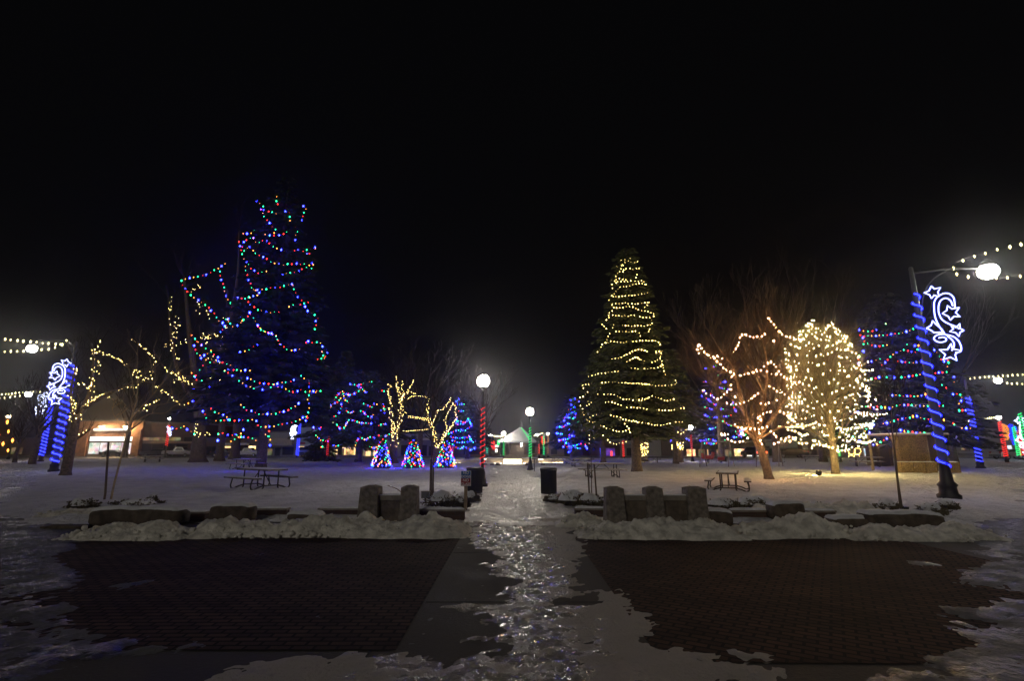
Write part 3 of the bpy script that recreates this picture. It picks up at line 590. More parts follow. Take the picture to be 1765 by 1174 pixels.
def smooth_line(l, n=4, closed=False):
    out = []
    for i in range(len(l) - 1):
        p0, p1, p2, p3 = l[max(i - 1, 0)], l[i], l[i + 1], l[min(i + 2, len(l) - 1)]
        for k in range(n):
            t = k / n; out.append(tuple(.5 * (2 * p1[a] + (p2[a] - p0[a]) * t + (2 * p0[a] - 5 * p1[a] + 4 * p2[a] - p3[a]) * t * t + (-p0[a] + 3 * p1[a] - 3 * p2[a] + p3[a]) * t ** 3) for a in (0, 1)))
    out.append(l[-1]); return out
def motif(label, ox, oy, sc, Y, m='white_rope', tr=.02, flip=False, dx=0):
    """(ox, oy): picture pixel of the motif's bracket at (375, 600); sc: picture pixels per motif unit"""
    def P(x, y): return at(ox + (-1 if flip else 1) * (x - 375) * sc, oy + (y - 600) * sc, Y - .12)
    o0 = P(375, 600); t = thing('star_decoration', o0, label, 'star decoration', 'star and scroll decorations hung on lamp posts'); names = ['star', 'scroll', 'scroll', 'star', 'ribbon', 'ribbon', 'star', 'star', 'scroll', 'ribbon', 'ribbon', 'star']
    for nm, l in zip(names, MO):
        l2 = l if nm == 'star' else smooth_line(l, 3); q = MB().tube([P(*p) - o0 for p in l2], tr * (.72 if m == 'white_rope' else 1), 5, nm != 'star').build(nm, m, t)
        if m == 'white_rope' and Y < 60: MB().tube([P(*p) - o0 for p in l2], tr * 1.7, 6, nm != 'star').build('halo', 'pale_halo', q)  # added tube imitating the blue glow around the white line
    for l in ([(358, 583), (432, 575)], [(385, 690), (440, 684)], [(385, 695), (430, 745), (468, 795)], [(412, 450), (412, 490), (400, 540), (372, 578)], [(432, 575), (520, 572)]):
        MB().tube([P(*p) - o0 for p in l], tr * .5, 4).build('strut', 'grey_pole', t)
    return t
def street_pole(label, px, pyb, ptx, pty, wrap=None, base=True, lean=None, thick=1.0):
    g = gp(px, pyb); Y = g.y; top = at(ptx, pty, Y); t = thing('lamp_post', (g.x, Y, 0), label, 'lamp post', 'tall street lamp posts along the kerbs'); r = .13 * thick
    if base: MB().lathe([(.34, 0), (.35, .16), (.27, .22), (.25, .42), (.30, .50), (.20, .62), (.17, .95), (.15, 1.15), (.18, 1.2), (.13, 1.27)], n=16).build('base', 'iron', t, True)
    else: MB().lathe([(.22, 0), (.22, .3), (.15, .4)], n=12).build('base', 'iron', t, True)
    h = top.z; MB().lathe([(r * 1.1, .3), (r, h * .5), (r * .55, h), (r * .3, h + .04)], n=12).build('pole', 'grey_pole', t, True)
    if wrap:
        y1, y0, turns, m, what, hr, rr = wrap; rope(what, t, zat(y0, Y, px), zat(y1, Y, px), hr, hr * .8, turns, rr, m, 'rope lights wound round tall street poles')
    return t, g, Y, h
def arm(t, Y, pts, head, hr=.22, m='street_lit'):
    c = t.location; w = [at(x, y, Y) - Vector((c.x, c.y, 0)) for x, y in pts]; MB().tube(w, [.05] * (len(w) - 1) + [.035], 6).build('arm', 'iron', t)
    h = at(head[0], head[1], Y) - Vector((c.x, c.y, 0))
    hd = MB().lathe([(.05, hr * 1.3), (hr * .6, hr * .95), (hr * .75, hr * .7), (hr * .6, hr * .55)], h, 12).build('lamp_head', 'iron_grey', t, True)
    MB().ball(h, hr, 12, .85).build('lens', m, hd, True)
BC = {'b': ('bulb_blue', 1.3), 'g': ('bulb_green', 1.05), 'r': ('bulb_red', .8), 'o': ('bulb_orange', .75), 'w': ('bulb_warm', 1), 'p': ('bulb_pink', 1), 'h': ('bulb_white', 1), 'y': ('bulb_yellow', 1)}
GEM = {}
def string_thing(name, label, items, r, group=None, runs=(), cat='light string', nparts=100, sz=1.2):
    """items: (point, colour key, size). The 100 largest are parts; the wire follows the runs."""
    if not items: return
    o0 = items[0][0].copy(); t = thing(name, o0, label, cat, group)
    if runs:
        b = MB()
        for run in runs:
            if len(run) > 1: b.tube([p - o0 for p in run], .008, 3, False)
        b.build('wire', 'iron', t)
    it = sorted(items, key=lambda q: -q[2] / max(5, q[0].y)); big, rest = it[:nparts], it[nparts:]
    for p, c, s in big:
        k = c
        if k not in GEM: GEM[k] = None
        if GEM[k] is None:
            ob = MB().gem((0, 0, 0), 1, sz).build('bulb', BC[c][0], t); GEM[k] = ob.data
        else: ob = bpy.data.objects.new('bulb', GEM[k]); COL.objects.link(ob); ob.parent = t
        ob.location = p - o0; ob.scale = (r * s,) * 3
    for key in sorted(set(c for _, c, _ in rest)):
        b = MB()
        for p, c, s in rest:
            if c == key: b.gem(p - o0, r * s, sz)
        q = b.build('bulb', BC[key][0], t); q['kind'] = 'stuff'
    return t
def garland(label, pts, Y, n, r=.05, key='y', group='garlands of small bulbs on the street lamp arms', Y2=None, dy=0):
    seg = [at(x, y, lerp(Y, Y2 or Y, i / max(1, len(pts) - 1)) + dy) for i, (x, y) in enumerate(pts)]; L = [0]
    for a, b in zip(seg, seg[1:]): L.append(L[-1] + (b - a).length)
    it = []
    for k in range(n):
        d = L[-1] * (k + .5) / n; i = max(j for j in range(len(seg) - 1) if L[j] <= d + 1e-6); f = (d - L[i]) / max(1e-6, L[i + 1] - L[i]); it.append((seg[i].lerp(seg[i + 1], f) + Vector((0, R.uniform(-.05, .05), R.uniform(-.02, .02) - .05)), key, R.uniform(.8, 1.15)))
    return string_thing('light_garland', label, it, r, group, [seg], 'light garland', sz=1.8)
# right, close to the camera
t, g, Y, h = street_pole('tall grey street pole on a flared black base with the bright star scroll, right side', 1637, 862, 1572, 462,
    (507, 806, 14.4, 'blue_rope', 'blue rope light in open turns on the pole with the right hand star scroll', .165, .030))
rt_pole_Y = Y
arm(t, Y, [(1573, 470), (1600, 467), (1640, 463), (1690, 463)], (1703, 468), .33)
MB().tube([at(x, y, Y) - Vector((g.x, g.y, 0)) for x, y in smooth_line([(1588, 548), (1593, 505), (1610, 480), (1636, 464)], 4)], .02, 5).build('brace', 'iron_grey', t)
motif('white star and scroll decoration on the nearest right hand pole, brightest one', 1596, 553, .2556, Y, tr=.027)
garland('upper strand of small yellow bulbs leaving the right hand lamp arm towards the corner', [(1636, 468), (1648, 452), (1670, 443), (1690, 436), (1712, 430), (1745, 423), (1790, 410)], Y, 8, .04)
garland('lower strand of small yellow bulbs along the bright right hand lamp arm', [(1636, 467), (1657, 473), (1680, 475), (1703, 477), (1728, 477), (1756, 474), (1790, 468)], Y, 7, .04, dy=-.1)
# right, second
t, g, Y, h = street_pole('second blue wrapped street pole on the right with an unlit scroll', 1691, 809, 1664, 655,
    (684, 797, 17, 'blue_rope', 'blue rope light in close turns on the street pole with the unlit scroll', .19, .045), thick=1.2)
arm(t, Y, [(1666, 652), (1690, 653), (1712, 656)], (1720, 656), .28)
motif('unlit grey scroll decoration on the second right hand pole', 1673, 684, .13, Y, m='grey_pole', tr=.02)
garland('upper row of yellow bulbs on the second right hand lamp arm running off the edge', [(1668, 652), (1700, 649), (1735, 647), (1790, 643)], Y, 15, .05)
garland('lower row of yellow bulbs right of the second right hand lamp', [(1732, 660), (1760, 661), (1790, 660)], Y, 7, .05, dy=-.2)
# right, third
t, g, Y, h = street_pole('red wrapped street pole near the right edge with a lamp on top', 1736, 797, 1721, 722,
    (727, 788, 17, 'red_rope', 'red rope light on the street pole near the right edge', .22, .05), base=False)
arm(t, Y, [(1721, 722), (1721, 716)], (1721, 720), .26, 'far_lamp')
garland('straight row of yellow bulbs reaching left from the lamp on the red wrapped pole', [(1668, 726), (1690, 723), (1714, 719)], Y, 13, .06)
motif('small orange and green lit figure behind the red wrapped pole at the right edge', 1726, 744, .055, Y + 4, 'orange_rope', .06)
for k, (a, b, c, d, m, w) in enumerate([(1758, 790, 1748, 736, 'green_rope', 'green rope light on the distant pole left of the edge scroll'), (1765, 790, 1755, 742, 'red_rope', 'red rope light on the distant pole at the right picture edge'),
                                        (1740, 784, 1737, 752, 'blue_rope', 'blue rope light on the distant pole right of the red wrapped one'), (1774, 792, 1764, 712, 'green_rope', 'tall green rope light cut by the right picture edge')]):
    t, g, Y, h = street_pole('distant street pole carrying the ' + w.replace(' on the distant pole', ''), a, b + 3, c, d - 6, (d, b - 4, 15, m, w, .24, .06), base=False)
motif('white lit scroll decoration cut by the right edge of the picture', 1750, 752, .14, 75, tr=.09); motif('small blue lit scroll decoration beside the blue wrapped distant pole', 1738, 748, .07, 82, 'blue_rope', .07)
# left, first
t, g, Y, h = street_pole('tall blue wrapped street pole on the left behind the leaning bare trunk', 92, 814, 133, 590,
    (629, 796, 15.3, 'blue_rope', 'thick blue rope light on the taller blue wrapped pole at the left', .27, .055), thick=1.3)
arm(t, Y, [(131, 600), (118, 590), (90, 588), (60, 592)], (55, 601), .33)
motif('bright white star and scroll decoration on the taller left pole', 121, 656, .157, Y, tr=.042, flip=True)
garland('upper row of yellow bulbs on the taller left lamp arm', [(-30, 580), (20, 585), (60, 589), (95, 592), (112, 594)], Y, 13, .06)
garland('lower row of yellow bulbs under the taller left lamp arm', [(-30, 607), (20, 605), (60, 603), (90, 600), (112, 588), (118, 582)], Y, 14, .055, dy=-.2)
# left, second
t, g, Y, h = street_pole('second blue wrapped street pole on the left beside the small scroll', 70, 796, 90, 676,
    (690, 785, 17, 'blue_rope', 'blue rope light on the farther blue wrapped pole at the left', .27, .065), thick=1.3)
arm(t, Y, [(90, 680), (75, 677), (55, 679)], (49, 680), .36)
motif('smaller white scroll decoration on the farther left pole', 84, 699, .098, Y, tr=.05, flip=True)
garland('row of yellow bulbs beside the farther left lamp', [(-30, 682), (10, 679), (50, 675), (72, 675)], Y, 17, .07)
garland('sagging row of yellow bulbs left of the farther left lamp', [(-30, 685), (0, 686), (30, 683), (48, 679)], Y, 9, .07, dy=-.3)
# back street posts
def far_pole(label, px, pyb, ptop, m, what, y1, y0, lamp=None, hr=.2):
    t, g, Y, h = street_pole(label, px, pyb, px, ptop, (y1, y0, max(6, (y0 - y1) / 3.2), m, what, hr, .05), base=False)
    if lamp: arm(t, Y, [(px, ptop + 2), lamp], lamp, .2, 'far_lamp')
    return Y
Y = far_pole('distant street pole with lamp and red rope light above the parked cars on the left', 284, 789, 725, 'red_rope', 'red rope light above the parked cars on the left', 732, 769, (292, 722)); motif('small blue white lit ornament beside the red wrapped pole on the left', 287, 743, .035, Y, 'white_rope', .025)
Y = far_pole('distant street pole with blue rope light between the tallest spruce and the green shop front', 512, 789, 724, 'blue_rope', 'blue rope light in front of the green shop front', 731, 785, hr=.24); motif('small white lit ornament high on the blue wrapped pole by the green shop front', 512, 744, .05, Y, 'white_rope', .07, True)
Y = far_pole('distant street pole with green rope light and a garlanded arm behind the orange lit tree', 1343, 794, 733, 'teal_rope', 'teal rope light on the pole between the orange and the yellow lit trees', 739, 788)
garland('yellow bulb garland running from the teal wrapped pole towards the yellow lit tree', [(1338, 734), (1360, 736), (1385, 735), (1405, 729), (1432, 719)], Y, 38, .05)
motif('small orange lit ornament on the teal wrapped pole', 1342, 744, .035, Y - .3, 'orange_rope', .05, True)
Y = far_pole('distant red wrapped street pole with a lamp, just left of the bandstand', 834, 790, 748, 'red_rope', 'thin red rope light left of the bandstand', 755, 776, (845, 751), .12)
Y = far_pole('distant street pole with teal rope light left of the bandstand', 839.5, 791, 757, 'teal_rope', 'teal rope light left of the bandstand', 760, 783, None, .12)
Y = far_pole('distant street pole with red rope light right of the bandstand', 929, 790, 760, 'red_rope', 'red rope light right of the bandstand', 766, 783, None, .13)
Y = far_pole('distant street pole with bright green rope light right of the bandstand', 937.5, 790, 748, 'green_rope', 'bright green rope light right of the bandstand', 752, 785, (926, 750), .14)
Y = far_pole('distant orange lit utility pole right of the bandstand', 945, 790, 747, 'orange_rope', 'orange rope light right of the bandstand', 752, 783, (944, 748), .1)
Y = far_pole('distant street pole with red rope light and lamp seen under the gold lit spruce', 1075, 791, 742, 'red_rope', 'red rope light seen under the gold lit spruce', 760, 789, (1069, 744), .16)
far_pole('small distant pole with red rope light beside the third little tree', 780, 789, 765, 'red_rope', 'short red rope light behind the third little tree', 768, 787, None, .12)
garland('left yellow bulb garland beside the bandstand roof', [(837, 748), (845, 751), (855, 752), (868, 752)], 96, 14, .06); garland('right yellow bulb garland beside the bandstand roof', [(920, 751), (927, 749), (936, 746)], 96, 9, .06)
motif('small red lit ornament left of the bandstand', 845, 766, .035, 98, 'red_rope', .05); motif('small green lit ornament hanging under the bandstand eave', 862, 763, .02, 84, 'green_rope', .05, True); motif('small red lit ornament right of the bandstand', 932, 760, .032, 98, 'red_rope', .05)
t, g, Y, h = street_pole('orange street light at the far left edge', 14, 792, 12, 708, base=False); arm(t, Y, [(12, 710), (14, 716)], (15, 718), .3, 'strip_lit')
garland('four orange glowing lamps hanging in the bare trees at the far left', [(16, 718), (10, 735), (23, 760), (13, 778), (-6, 742)], 70, 6, .17, 'o', 'orange lamps at the far left')
# ================================================================ TREES
def branches(b, p, d, L, r, lev, rr, up=.25, nseg=4, spread=.7, minr=.004, kids=(2, 4), rec=None, droop=0):
    pts = [p]; rs = [r]; q = Vector(p); dd = Vector(d).normalized()
    for i in range(nseg):
        dd = (dd + Vector((rr.uniform(-1, 1), rr.uniform(-1, 1), rr.uniform(-.6, 1) * .8 + up - droop * i)) * .16).normalized(); q = q + dd * L / nseg; pts.append(q); rs.append(max(minr, r * (1 - .6 * (i + 1) / nseg)))
    b.tube(pts, rs, 6 if lev > 2 else (4 if lev > 1 else 3), False)
    if rec is not None: rec.append((lev, pts))
    if lev <= 0: return
    for k in range(rr.randint(*kids)):
        t = rr.uniform(.3, 1); i = min(nseg - 1, int(t * nseg)); base = pts[i].lerp(pts[i + 1], t * nseg - i); ax = (pts[i + 1] - pts[i]).normalized()
        s = ax.orthogonal().normalized(); s = (s * math.cos(a := rr.uniform(0, 6.28)) + ax.cross(s) * math.sin(a)); nd = (ax + s * spread * rr.uniform(.6, 1.2) + Vector((0, 0, up * .6)))
        branches(b, base, nd, L * rr.uniform(.5, .75), rs[i] * rr.uniform(.45, .65), lev - 1, rr, up, max(3, nseg - 1), spread, minr, kids, rec, droop)
def trunk_curve(b, pts, r0, r1, flare=1.5, n=10):
    m = len(pts); rs = [lerp(r0, r1, i / (m - 1)) * (flare if i == 0 else 1) for i in range(m)]; b.tube(pts, rs, n)
def conifer(label, g, H, prof, zb, seed, m='needles', dens=1.0, droop=.22, tr=.3, group=None, snow=0, lay=.42, tuft=.30):
    """g: foot; H: height; prof: radius at relative height 0..1; zb: height of the lowest boughs"""
    rr = random.Random(seed); t = thing('spruce_tree', (g.x, g.y, 0), label, 'spruce tree', group); hb = H / 26
    MB().tube([(0, 0, -.1), (0, 0, .5), (0, 0, H * .4), (0, 0, H * .97)], [tr * 1.35, tr, tr * .66, .03], 12).build('trunk', 'bark', t, True)
    b = MB(); tb = MB(); z = zb; sn = MB()
    while z < H * .985:
        f = (z - zb) / (H - zb); rad = prof(f); nb = int(max(4, (5 + rad * 2.4) * dens)); a0 = rr.uniform(0, 6.28)
        for k in range(nb):
            a = a0 + 2 * math.pi * (k + rr.uniform(-.35, .35)) / nb; L = rad * rr.choice([rr.uniform(.72, 1), rr.uniform(.85, 1.12), rr.uniform(.5, .9)]); ca, sa = math.cos(a), math.sin(a)
            zz = z + rr.uniform(-.5, .5) * lay; n = max(3, int(L * 3.0)); up = .12 * (1 if f < .8 else 2.5)
            pp = lambda u: Vector((ca * L * u, sa * L * u, zz + L * (up * u - (droop + .1) * u * u * (1.3 - f))))
            tb.tube([pp(0), pp(.5), pp(1)], [.035 * (1 - f) + .01, .02, .006], 3, False)
            for i in range(n):
                u = .18 + .82 * (i + rr.random()) / n; c = pp(u); side = rr.choice((-1, 1)); tl = tuft * rr.uniform(.7, 1.4) * (1.15 - .35 * f) * (1 + .6 * (1 - u) * min(1.6, L * .4))
                for s in (-1, 1):
                    d = Vector((ca * .8 - sa * s * .75, sa * .8 + ca * s * .75, -.28 + rr.uniform(-.3, .2))).normalized(); w = Vector((-d.y, d.x, rr.uniform(-.5, .5))).normalized() * tl * .16
                    e = c + d * tl * 1.25; dn = Vector((0, 0, -tl * .4))
                    b.add([c - w * .5, c + d * tl * .6 - w, e, c + d * tl * .6 + w], [(0, 1, 2, 3)]); b.add([c, c + d * tl * .45 + dn, e + dn * .3], [(0, 1, 2)])
                    if snow and rr.random() < snow and u > .45:
                        o_ = Vector((0, 0, .035)); sn.add([c - w * .4 + o_, c + d * tl * .6 - w * .7 + o_, e * .96 + c * .04 + o_, c + d * tl * .6 + w * .7 + o_], [(0, 1, 2, 3)])
        z += lay * (1.0 if rad > 1 else .7) * rr.uniform(.8, 1.2)
    tb.build('bough', 'twig', t); b.build('crown', m, t)
    if snow: sn.build('snow', 'snow', t)
    return t
class Cone:      # lit surface of a conifer: where a sight line meets the boughs' tips
    def __init__(s, g, H, prof, zb, k=.93): s.g, s.H, s.prof, s.zb, s.k = g, H, prof, zb, k
    def rad(s, z): f = (z - s.zb) / (s.H - s.zb); return s.prof(min(1, max(0, f))) * s.k
    def hit(s, px, py):
        d = ray(px, py); best = None
        for i in range(160):
            Y = s.g.y - 9 + i * .12; t = Y / d.y; x, z = d.x * t, EYE + d.z * t; q = math.hypot(x - s.g.x, Y - s.g.y) - s.rad(z)
            if q < 0: return Vector((x, Y, z))
            if best is None or q < best[0]: best = (q, Vector((x, Y, z)))
            if Y > s.g.y + 1: break
        return best[1]
def resample(line, step, jit=.35):
    out = []; L = [0]
    for a, b in zip(line, line[1:]): L.append(L[-1] + math.dist(a, b))
    if L[-1] < 1e-6: return [line[0]]
    n = max(1, round(L[-1] / step))
    for k in range(n + 1):
        d = L[-1] * k / n; i = 0
        while i < len(line) - 2 and L[i + 1] < d: i += 1
        f = (d - L[i]) / max(1e-6, L[i + 1] - L[i]); out.append((lerp(line[i][0], line[i + 1][0], f) + R.uniform(-jit, jit), lerp(line[i][1], line[i + 1][1], f) + R.uniform(-jit, jit)))
    return out
MULTI = 'bogrbrgo'
def lit(lines, surf, step, colors, jit=.5):
    items, runs = [], []; ci = 0
    for l in lines:
        pts = resample(l, step, jit); run = []
        for p in pts:
            c = colors[ci % len(colors)]; ci += 1
            q = surf(*p); q = q + (q - Vector((0, 0, EYE))).normalized() * R.choice((0, 0, 0, .08, .2, .3)); run.append(q); s = BC[c][1] * R.choice((.45, .6, .8, .9, 1, 1.1, 1.3)); items.append((q, c, s))
        runs.append(run)
    return items, runs
# ---- tall spruce, multicoloured
Zs = 3.4526
A = zt(260, 260, Zs, [(628, 300), (653, 318), (670, 335), (652, 348), (690, 353), (718, 365), (747, 370)], [(652, 348), (672, 388), (699, 420), (726, 456), (746, 478), (710, 498)],
 [(752, 270), (748, 298), (757, 318)], [(797, 358), (823, 366), (824, 390), (828, 413)], [(905, 328), (920, 345), (910, 378), (905, 395), (896, 411)], [(860, 460), (875, 472), (862, 500), (860, 528)],
 [(680, 498), (705, 502), (735, 507), (761, 503), (787, 497), (810, 480)], [(551, 493), (572, 493), (593, 488), (613, 476)], [(527, 538), (545, 543), (566, 538), (572, 525), (593, 520), (613, 516)],
 [(613, 516), (632, 551), (656, 541), (683, 528), (697, 541), (716, 562), (740, 576), (766, 590), (795, 596), (820, 598), (847, 594), (872, 588), (898, 597), (930, 592), (978, 575)],
 [(978, 580), (976, 588), (955, 600), (941, 617), (926, 615)],
 [(545, 570), (553, 594), (581, 565), (600, 585), (622, 606), (645, 622), (671, 634), (695, 645), (717, 657), (743, 667), (771, 675), (822, 676), (872, 672), (922, 673), (945, 680), (962, 672), (975, 664), (958, 698)],
 [(527, 538), (532, 570), (538, 597), (545, 620), (556, 645), (571, 663), (565, 692), (567, 715), (573, 738), (584, 773), (595, 805), (610, 828), (633, 836), (650, 846), (633, 858)],
 [(581, 680), (598, 698), (617, 712), (636, 725), (656, 727), (687, 715)], [(784, 735), (806, 731), (831, 728), (879, 716), (900, 706), (924, 695)],
 [(610, 828), (643, 826), (674, 826), (703, 815), (737, 815), (771, 810), (808, 802), (843, 790)], [(843, 800), (848, 812), (858, 835), (869, 857), (880, 877), (903, 893), (915, 920), (920, 947), (946, 965), (975, 972), (995, 996), (978, 1005), (983, 1020), (984, 1035), (978, 1062)],
 [(443, 672), (413, 691), (394, 705), (367, 718), (342, 731), (312, 740), (284, 749), (250, 757), (221, 761), (186, 766), (185, 777), (193, 803), (208, 826), (227, 844), (243, 860), (276, 884), (300, 905), (350, 935), (378, 976), (396, 994), (410, 1012), (427, 1026)],
 [(413, 691), (414, 727), (421, 773), (429, 798), (440, 824), (443, 847), (460, 887), (472, 908), (483, 930)], [(520, 870), (549, 884), (580, 874), (604, 868), (633, 858)],
 [(580, 874), (580, 912), (605, 929), (630, 941), (656, 952), (683, 959), (709, 962), (735, 959), (763, 962)], [(427, 1026), (440, 1042), (460, 1030), (473, 1030), (493, 1048), (520, 1035), (541, 1010), (573, 990), (588, 965)],
 [(588, 975), (610, 995), (623, 1022), (640, 1046), (660, 1068), (682, 1083), (710, 1086), (740, 1096), (752, 1122), (768, 1148)], [(537, 995), (553, 995), (541, 1010)], [(416, 1079), (425, 1066), (440, 1042)],
 [(242, 1097), (255, 1112), (276, 1135), (303, 1155)], [(826, 928), (846, 915)], [(890, 915), (920, 925), (940, 903)], [(445, 1000), (455, 1020), (475, 1005), (462, 998)])
A += zt(260, 560, Zs, [(242, 62), (255, 75), (276, 98), (260, 118), (263, 146), (280, 180), (300, 186), (330, 178), (355, 155), (375, 175), (398, 193)], [(303, 120), (325, 138), (355, 155)],
 [(300, 200), (348, 220), (380, 222), (416, 217), (443, 235), (478, 234), (467, 255), (440, 275)], [(440, 10), (425, 30), (416, 43)], [(640, 10), (660, 32), (682, 46), (710, 50), (740, 60), (752, 86), (768, 112), (787, 131), (834, 155), (866, 151), (892, 137), (914, 117), (928, 95), (974, 108), (1003, 100), (1018, 131), (1018, 156), (1022, 178), (1033, 198), (1050, 170)],
 [(991, 204), (1010, 200), (1033, 198)], [(531, 162), (570, 153), (599, 139), (632, 115)], [(491, 271), (515, 271), (545, 273), (586, 271)], [(440, 275), (512, 322), (537, 341), (563, 358), (590, 371), (617, 380), (649, 385), (680, 384), (709, 380), (725, 355), (755, 352), (781, 347), (808, 340), (843, 334), (870, 320), (893, 302), (915, 322)],
 [(572, 318), (603, 328), (628, 345), (660, 347), (690, 350), (724, 353)], [(755, 368), (785, 372), (811, 396), (843, 399), (874, 397), (903, 390), (930, 405), (955, 397), (970, 384), (990, 397), (1008, 395)],
 [(941, 345), (938, 370), (950, 400), (932, 442), (937, 465), (941, 490), (941, 515), (932, 545), (922, 570)], [(362, 501), (383, 524), (416, 533), (445, 543), (470, 568), (518, 568), (548, 571), (602, 567), (627, 570)],
 [(533, 475), (555, 497), (580, 510), (610, 520), (644, 531), (674, 533), (703, 530), (737, 528), (768, 523), (797, 514), (827, 504), (855, 488), (880, 471)], [(390, 571), (414, 573), (436, 571), (459, 568)],
 [(633, 600), (660, 610), (688, 607), (716, 602), (742, 602), (770, 597), (796, 590), (824, 583), (853, 575), (877, 567), (900, 556), (932, 545)], [(404, 652), (425, 645), (450, 655), (478, 656), (505, 660), (533, 655), (551, 625)],
 [(480, 695), (500, 680), (520, 668), (545, 672), (570, 668), (590, 675), (615, 683), (627, 692)], [(505, 655), (515, 675), (530, 660), (540, 668)], [(404, 652), (400, 690)], [(706, 635), (700, 660), (708, 685), (710, 715)], [(680, 655), (700, 668)],
 [(109, 605), (125, 615), (145, 622), (165, 622), (180, 608), (195, 605), (215, 620), (235, 635), (260, 650)], [(245, 290), (262, 300), (264, 325), (300, 335), (332, 357), (348, 365)], [(245, 285), (258, 310), (268, 300)], [(255, 385), (271, 400), (250, 395), (236, 397)],
 [(225, 465), (240, 460), (280, 448)], [(291, 268), (312, 240)], [(312, 515), (325, 540), (332, 555)], [(945, 395), (960, 400), (975, 388), (985, 402)], [(925, 545), (940, 540), (935, 555)])
gT1 = gp(449, 808); HT1 = at(497, 300, gT1.y).z; pT1 = lambda f: 6.0 * (1 - f) ** .85 + .25; zT1 = 4.6
conifer('tallest dark spruce with red, green and blue lights, towering over the left lawn', gT1, HT1, pT1, zT1, 3, 'needles_blue', dens=.85, tr=.42, snow=.02, lay=.5, tuft=.46, droop=.06)
C1 = Cone(gT1, HT1, pT1, zT1); it, ru = lit(A, C1.hit, 7.5, MULTI, 1.0)
string_thing('light_string', 'multicoloured bulbs draped in swags over the tallest spruce on the left', it, .051, 'tree light strings', ru)
# ---- gold lit spruce
B_ = zt(980, 420, 5.868, [(648, 125), (605, 155), (605, 180), (655, 190), (700, 180)], [(535, 170), (570, 160), (565, 205), (540, 225), (480, 232), (515, 235), (545, 270), (575, 265), (595, 225), (625, 250), (660, 262), (690, 245), (715, 250)], [(540, 212), (548, 225), (536, 222)],
 [(575, 265), (540, 290), (495, 285), (475, 345), (480, 380), (485, 400)], [(695, 315), (680, 340)], [(515, 350), (560, 362), (585, 365), (625, 370), (665, 375), (700, 385), (755, 375), (775, 400), (805, 430)],
 [(430, 405), (435, 375), (480, 382), (520, 385), (560, 385), (600, 382), (625, 378)], [(440, 410), (445, 450)], [(805, 430), (745, 402), (700, 400), (650, 415), (605, 430), (560, 435), (505, 438), (480, 480), (450, 520), (450, 538), (510, 538), (560, 530), (620, 525), (680, 522), (740, 512), (800, 495)],
 [(445, 610), (500, 607), (570, 600), (650, 610), (710, 608), (765, 600), (820, 588), (800, 615), (770, 645)], [(410, 575), (418, 530), (440, 525)], [(440, 620), (455, 650), (520, 645), (575, 640), (635, 638), (680, 655), (730, 680), (800, 685), (870, 712), (860, 735)],
 [(455, 650), (435, 685), (400, 715), (420, 735), (370, 785), (335, 822), (385, 858)], [(445, 725), (500, 732), (560, 732), (610, 732), (650, 722), (700, 728), (740, 742), (785, 750)], [(820, 748), (850, 785), (845, 820), (780, 830), (700, 832)],
 [(670, 832), (610, 832), (560, 832), (510, 828)], [(460, 820), (440, 865), (470, 885), (520, 890), (570, 893), (620, 890), (690, 882), (700, 870), (725, 935)], [(825, 835), (820, 870), (808, 888)], [(430, 880), (405, 920), (400, 960), (375, 1000)],
 [(340, 1022), (375, 1000), (430, 990), (490, 998), (560, 1000), (620, 997), (680, 985), (730, 980), (760, 975), (820, 990), (870, 980), (920, 1000), (925, 1015)], [(340, 1022), (320, 1060), (290, 1095)],
 [(440, 1165), (500, 1160), (565, 1135), (620, 1115), (660, 1085), (710, 1068), (750, 1085), (795, 1092)], [(885, 1100), (950, 1085), (935, 1110), (925, 1170)], [(650, 1165), (685, 1145), (720, 1170)])
B_ += zt(820, 640, 4.5167, [(880, 40), (920, 30), (970, 18), (1030, 10), (1110, 0)], [(835, 110), (880, 105)], [(960, 97), (1010, 87), (1070, 82), (1110, 88), (1175, 92), (1245, 95), (1285, 92), (1340, 105)], [(940, 120), (970, 132)],
 [(925, 172), (960, 180), (1020, 180), (1080, 185), (1115, 205), (1150, 218)], [(870, 165), (850, 190), (815, 205)], [(855, 225), (900, 245), (880, 265), (850, 272), (815, 268)], [(830, 110), (840, 130)],
 [(1010, 242), (1070, 240), (1115, 262), (1150, 272), (1190, 283), (1225, 283), (1265, 285), (1330, 297)], [(1150, 218), (1260, 228), (1295, 228), (1340, 212)], [(830, 295), (840, 340), (850, 370), (880, 385), (910, 400)], [(835, 370), (900, 355), (930, 340), (965, 340)],
 [(930, 395), (960, 415), (990, 432), (1025, 447), (1060, 457), (1090, 465), (1125, 470), (1165, 465), (1195, 468)], [(1050, 345), (1090, 355), (1125, 360)], [(1125, 380), (1165, 375), (1200, 385), (1260, 400)], [(920, 520), (950, 510), (985, 495), (1010, 520), (1045, 555), (1090, 572), (1130, 560), (1170, 550)],
 [(885, 500), (885, 560)], [(1160, 410), (1200, 455), (1200, 470)])
